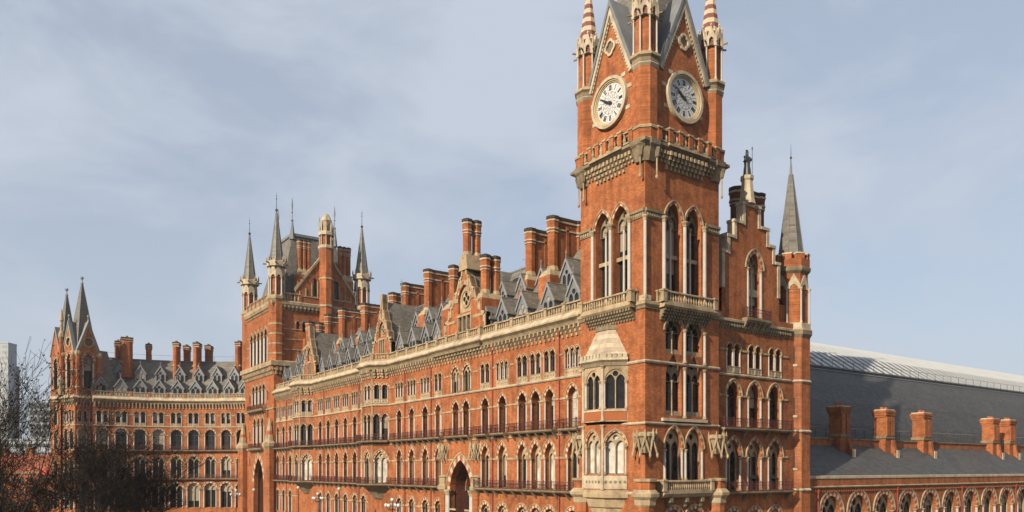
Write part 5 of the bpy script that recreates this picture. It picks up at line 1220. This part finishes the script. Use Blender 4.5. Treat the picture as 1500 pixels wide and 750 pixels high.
    for z in (4.2, Z1+.1, Z2+.1, Z3+.05): f.win(kit(1.0, 1.3, 3.2, .3, .12, .6, 'tracery', 'glass', cols=(-1, 1), nb=5), 2.5, z)
    f.done()
    m = MB(); m.extr([(-2.3, zg-.3), (2.3, zg-.3), (0, 47.4)], -.06, 2.2, 'brick'); o = bx.put('gable', m, T, 2.5)
    m = MB()
    for sx in (-1, 1):
        p = [(sx*2.35, zg-.4), (0, 47.4), (0, 48.2), (sx*2.8, zg-.4)]; m.extr(p if sx < 0 else p[::-1], -.25, 2.4, 'lead_pale')
    obj('verge', m, o)
    m = MB(); e = q0+tr*5.0; h = e+nr*5.0
    m.quad([(*q0, 0), (*e, 0), (*e, zg), (*q0, zg)], 'brick'); m.quad([(*e, 0), (*h, 0), (*h, zg), (*e, zg)], 'brick'); m.quad([(*q0, zg), (*(q0+nr*5), zg), (*h, zg), (*e, zg)], 'lead'); wpart('rear_wall', m, T)
    c2 = q0+nr*2.5+tr*2.5; spire(c2.x, c2.y, 1.9, zg, 56.4)
    m = MB(); m.sweep([tuple(q0), tuple(q0+nr*5.0)], CORN, CORNM); wpart('cornice', m, T)
    # stone pinnacle between the two gables
    m = MB(); m.lathe(0, 0, [(.9, 31.5), (.9, 34), (.6, 36), (.55, 45), (.75, 45.4), (.75, 46.2), (.35, 47), (.3, 49), (.5, 49.4), (.3, 51), (.1, 52)], 8, ['stone', 'stone', 'brick', 'stone', 'stone', 'stone', 'stone', 'stone', 'stone', 'stone'], PI/8)
    p = A+nr*.2; obj('pinnacle', m, T, rel(T, (p.x+.4, p.y-.4, 0)))
    # roof linking to the wing
    L = [C_, Vector(CPTS[0])]; m = MB(); v0 = C_-nr*1.0; m.frus(0, 7, 0, 7, 31.5, 1.5, 5.5, 2.2, 4.8, 42.6, 'slate'); obj('link_roof', m, T, rel(T, (v0.x-4.2, v0.y-4.5, 0)), ang)
    # infill wall between pavilion and wing
    F = Frame(C_, CPTS[0]); 
    if F.len > .3:
        f = Facade(T, F, rect(0, F.len, 0, 31.4)); f.done('link_wall')
pavilion()
# ------------------------------------------------------------------ bare trees in front of the curved wing
def bare_tree(label, x, y, h, seed, spread=.5, levels=6, leaf=0, name='bare_tree', trunk_r=.26, dens=3, first=.28):
    rnd = random.Random(seed); T = thing(name, label, 'tree', (x, y, 0), 'bare trees along the street')
    tr = MB(); tw = MB(); lf = MB()
    def rec(p, d, L, r, lv):
        n = 3 if lv < 2 else 2; q = p
        for i in range(n):
            d = (d+Vector((rnd.gauss(0, .13), rnd.gauss(0, .13), rnd.gauss(.05, .08)))).normalized()
            e = q+d*(L/n); r2 = r*(.90 if lv < 2 else .84); mb = tr if lv < 3 else tw
            mb.tube(q, e, max(r, .014), max(r2, .012), 7 if lv < 2 else (5 if lv < 3 else 3), 'bark' if lv < 3 else 'twig'); q = e; r = r2
            if lv >= 1 and i < n-1 and lv < levels:
                for _ in range(1 if lv < 4 else rnd.choice((1, 1, 2))):
                    a = Vector((rnd.gauss(0, 1), rnd.gauss(0, 1), rnd.gauss(.2, .6))).normalized(); nd = (d+a*spread*1.35).normalized(); rec(q, nd, L*rnd.uniform(.55, .8), r*.6, lv+1)
        if lv >= levels-2 and leaf:
            for _ in range(leaf):
                if rnd.random() < .7:
                    c = q+Vector((rnd.gauss(0, .05), rnd.gauss(0, .05), rnd.gauss(0, .05))); s = rnd.uniform(.04, .11); u = Vector((rnd.gauss(0, 1), rnd.gauss(0, 1), rnd.gauss(0, 1))).normalized(); w = u.orthogonal()
                    lf.quad([c-u*s-w*s*.5, c+u*s*.3-w*s*.6, c+u*s+w*s*.4, c-u*s*.2+w*s*.6], 'dry_leaf')
        if lv < levels:
            for k in range(dens if lv == 0 else 2):
                a = Vector((rnd.gauss(0, 1), rnd.gauss(0, 1), rnd.gauss(.1, .5))).normalized(); nd = (d+a*spread*(1.0 if lv else .75)).normalized(); rec(q, nd, L*rnd.uniform(.66, .86), r*.72, lv+1)
    rec(Vector((0, 0, -.1)), Vector((rnd.gauss(0, .05), rnd.gauss(0, .05), 1)).normalized(), h*first, trunk_r, 0)
    obj('trunk', tr, T); obj('crown', tw, T, kind='stuff')
    if leaf: obj('leaves', lf, T, kind='stuff')
def cam_at(px, dep):
    F_ = Vector((-.81989, .57253)); R_ = Vector((.57253, .81989)); p = Vector((53.995, -53.674))+(F_+R_*((px-750)/1117))*dep; return p
def trees():
    spec = [('tall slim bare tree at the far left edge of the view', 16, 60, 24, 11, .42, 6, 1, .20, 3),
            ('bare tree leaning over the red roofs, second from the left edge', 60, 66, 22.5, 5, .46, 6, 1, .2, 3),
            ('dense dark bare tree standing against the corner pavilion', 132, 84, 20.5, 21, .50, 7, 1, .3, 3),
            ('twiggy bare tree in front of the curved wing middle windows', 180, 92, 17.6, 34, .55, 7, 1, .3, 4),
            ('small rightmost bare tree before the lower windows of the curved wing', 204, 100, 14.4, 47, .6, 7, 1, .26, 4),
            ('low bare tree with many twigs below the corner pavilion', 98, 76, 15, 58, .6, 7, 1, .24, 4)]
    for lb, px, dep, h, sd, sp, lv, lf, r, dn in spec:
        p = cam_at(px, dep); bare_tree(lb, p.x, p.y, h, sd, sp, lv, lf, trunk_r=r, dens=dn)
trees()
# ------------------------------------------------------------------ street lamps with clustered globes
def lamp(label, x, y, h, n, loc_rz=0):
    T = thing('street_lamp', label, 'street lamp', (x, y, .12), 'ornate globe street lamps before the hotel')
    m = MB(); m.lathe(0, 0, [(.3, 0), (.3, .5), (.18, .8), (.11, 1.4), (.08, h-1.2), (.14, h-1.1), (.07, h-.9), (.06, h)], 8, 'iron'); obj('post', m, T)
    spots = [(0, 0, h+.25)]
    for k in range(n):
        a = loc_rz+2*PI*k/n; rr = .95; p = (rr*math.cos(a), rr*math.sin(a)); m = MB(); m.tube((0, 0, h-1.0), (p[0]*.6, p[1]*.6, h-1.15), .04, .04, 5, 'iron'); m.tube((p[0]*.6, p[1]*.6, h-1.15), (p[0], p[1], h-.75), .04, .03, 5, 'iron'); obj('arm', m, T); spots.append((*p, h-.5))
    for s in spots:
        m = MB(); m.lathe(0, 0, [(.02, -.27), (.17, -.23), (.27, -.1), (.3, .02), (.25, .17), (.13, .27), (.02, .3)], 10, 'globe'); g = obj('globe', m, T, s)
        m = MB(); m.lathe(0, 0, [(.12, -.3), (.15, -.24)], 8, 'iron'); m.lathe(0, 0, [(.1, .28), (.03, .42)], 6, 'iron'); obj('collar', m, g)
for lb, px, py, dep, n in (('globe lamp cluster before the right canted bay', 575, 733, 104, 4), ('globe lamp cluster left of the canted bay nearest the west tower', 466, 724, 131, 4), ('slim single-globe lamp between the two canted bays', 497, 717, 122, 0),
                           ('slim single-globe lamp at the left end of the hotel front', 437, 715, 140, 0), ('globe lamp cluster before the right end of the curved wing', 346, 719, 150, 3), ('slim single-globe lamp beside the west tower portal', 372, 718, 152, 0)):
    p = cam_at(px, dep); lamp(lb, p.x, p.y, 14-(py-686)/1117*dep-.3, n, .6)
# ------------------------------------------------------------------ far buildings at the left edge
def block(name, label, px0, px1, ytop, dep, depth, matw, matg, floors, cols, roof=None, win=(.62, .55), bars=False):
    a, b = cam_at(px0, dep), cam_at(px1, dep); zt = 14+(686-ytop)/1117*dep; c = (a+b)/2
    F = Frame(a, b); T = thing(name, label, 'building', (c.x, c.y, 0)); L = F.len
    m = MB(); m.box(-L/2, L/2, 0, depth, 0, zt, matw); F.put('wall', m, T, L/2)
    fh = zt/floors; cw = L/cols
    m = MB(); m.box(-cw*win[0]/2, cw*win[0]/2, -.08, .05, 0, fh*win[1], matg); me = m.mesh('window')
    m = MB(); m.box(-cw*win[0]/2-.08, cw*win[0]/2+.08, -.16, .05, -.15, 0, matw); sm = m.mesh('sill')
    for j in range(floors):
        for i in range(cols):
            if (j+.9)*fh < 2: continue
            w = F.put('window', me, T, (i+.5)*cw, j*fh+fh*.22); obj('sill', sm, w)
    m = MB(); m.box(-L/2-.2, L/2+.2, -.25, depth+.2, zt, zt+fh*.18, roof or matw); o = F.put('parapet', m, T, L/2)
    return T, F, L, zt
block('tower_block', 'pale grey tower block at the far left edge of the skyline', -60, 12, 503, 520, 9, 'far_pale', 'far_grey', 26, 7, win=(.7, .5))
block('tower_block', 'narrow dark tower block right behind the pale one', 13, 21, 537, 560, 6, 'far_dark', 'far_glass', 24, 3, win=(.8, .6))
block('office_block', 'dark gridded office block between the trees and the corner pavilion', 44, 84, 590, 330, 22, 'far_grey', 'far_glass', 14, 7, win=(.8, .7))
block('low_block', 'low white flat-roofed block behind the red tiled building', -50, 90, 645, 250, 20, 'far_pale', 'far_glass', 8, 14, win=(.85, .4))
def brick_house():
    T, F, L, zt = block('brick_house', 'red brick terrace with tiled roof behind the leftmost trees', -120, 92, 694, 205, 12, 'brick', 'far_glass', 4, 16, 'stone', win=(.4, .5))
    m = MB(); m.idx([(-L/2, -.3, zt+.2), (L/2, -.3, zt+.2), (L/2, 6, zt+5.2), (-L/2, 6, zt+5.2), (-L/2, 12, zt+.2), (L/2, 12, zt+.2)], [(0,1,2,3),(3,2,5,4),(1,5,2),(0,3,4)], 'tile_red'); r = F.put('roof', m, T, L/2)
    for u in (.5, .68, .86):
        m = MB(); m.box(-.9, .9, -.6, .6, 0, 3.4, 'brick'); m.box(-1.05, 1.05, -.75, .75, 3.4, 3.7, 'stone'); o = F.put('chimney', m, T, L*u, zt+3.6, -6)
    m = MB(); m.box(-1.6, 1.6, -.2, .0, 0, 1.1, 'sign_red'); F.put('sign_board', m, T, L*.88, zt-.3, .3)
brick_house()
# ------------------------------------------------------------------ thin winter haze
def haze():
    mb = MB(); mb.box(-900, 140, -420, 900, -1.2, 110, 'far_pale'); o = obj('haze', mb, kind='stuff')
    m = bpy.data.materials.new('haze'); m.use_nodes = True; nt = m.node_tree; nt.nodes.clear(); out = nt.nodes.new('ShaderNodeOutputMaterial'); v = nt.nodes.new('ShaderNodeVolumePrincipled')
    v.inputs['Color'].default_value = (.86, .90, .97, 1); v.inputs['Density'].default_value = .00012; v.inputs['Anisotropy'].default_value = .1
    nt.links.new(v.outputs[0], out.inputs['Volume']); o.data.materials.clear(); o.data.materials.append(m)
haze()
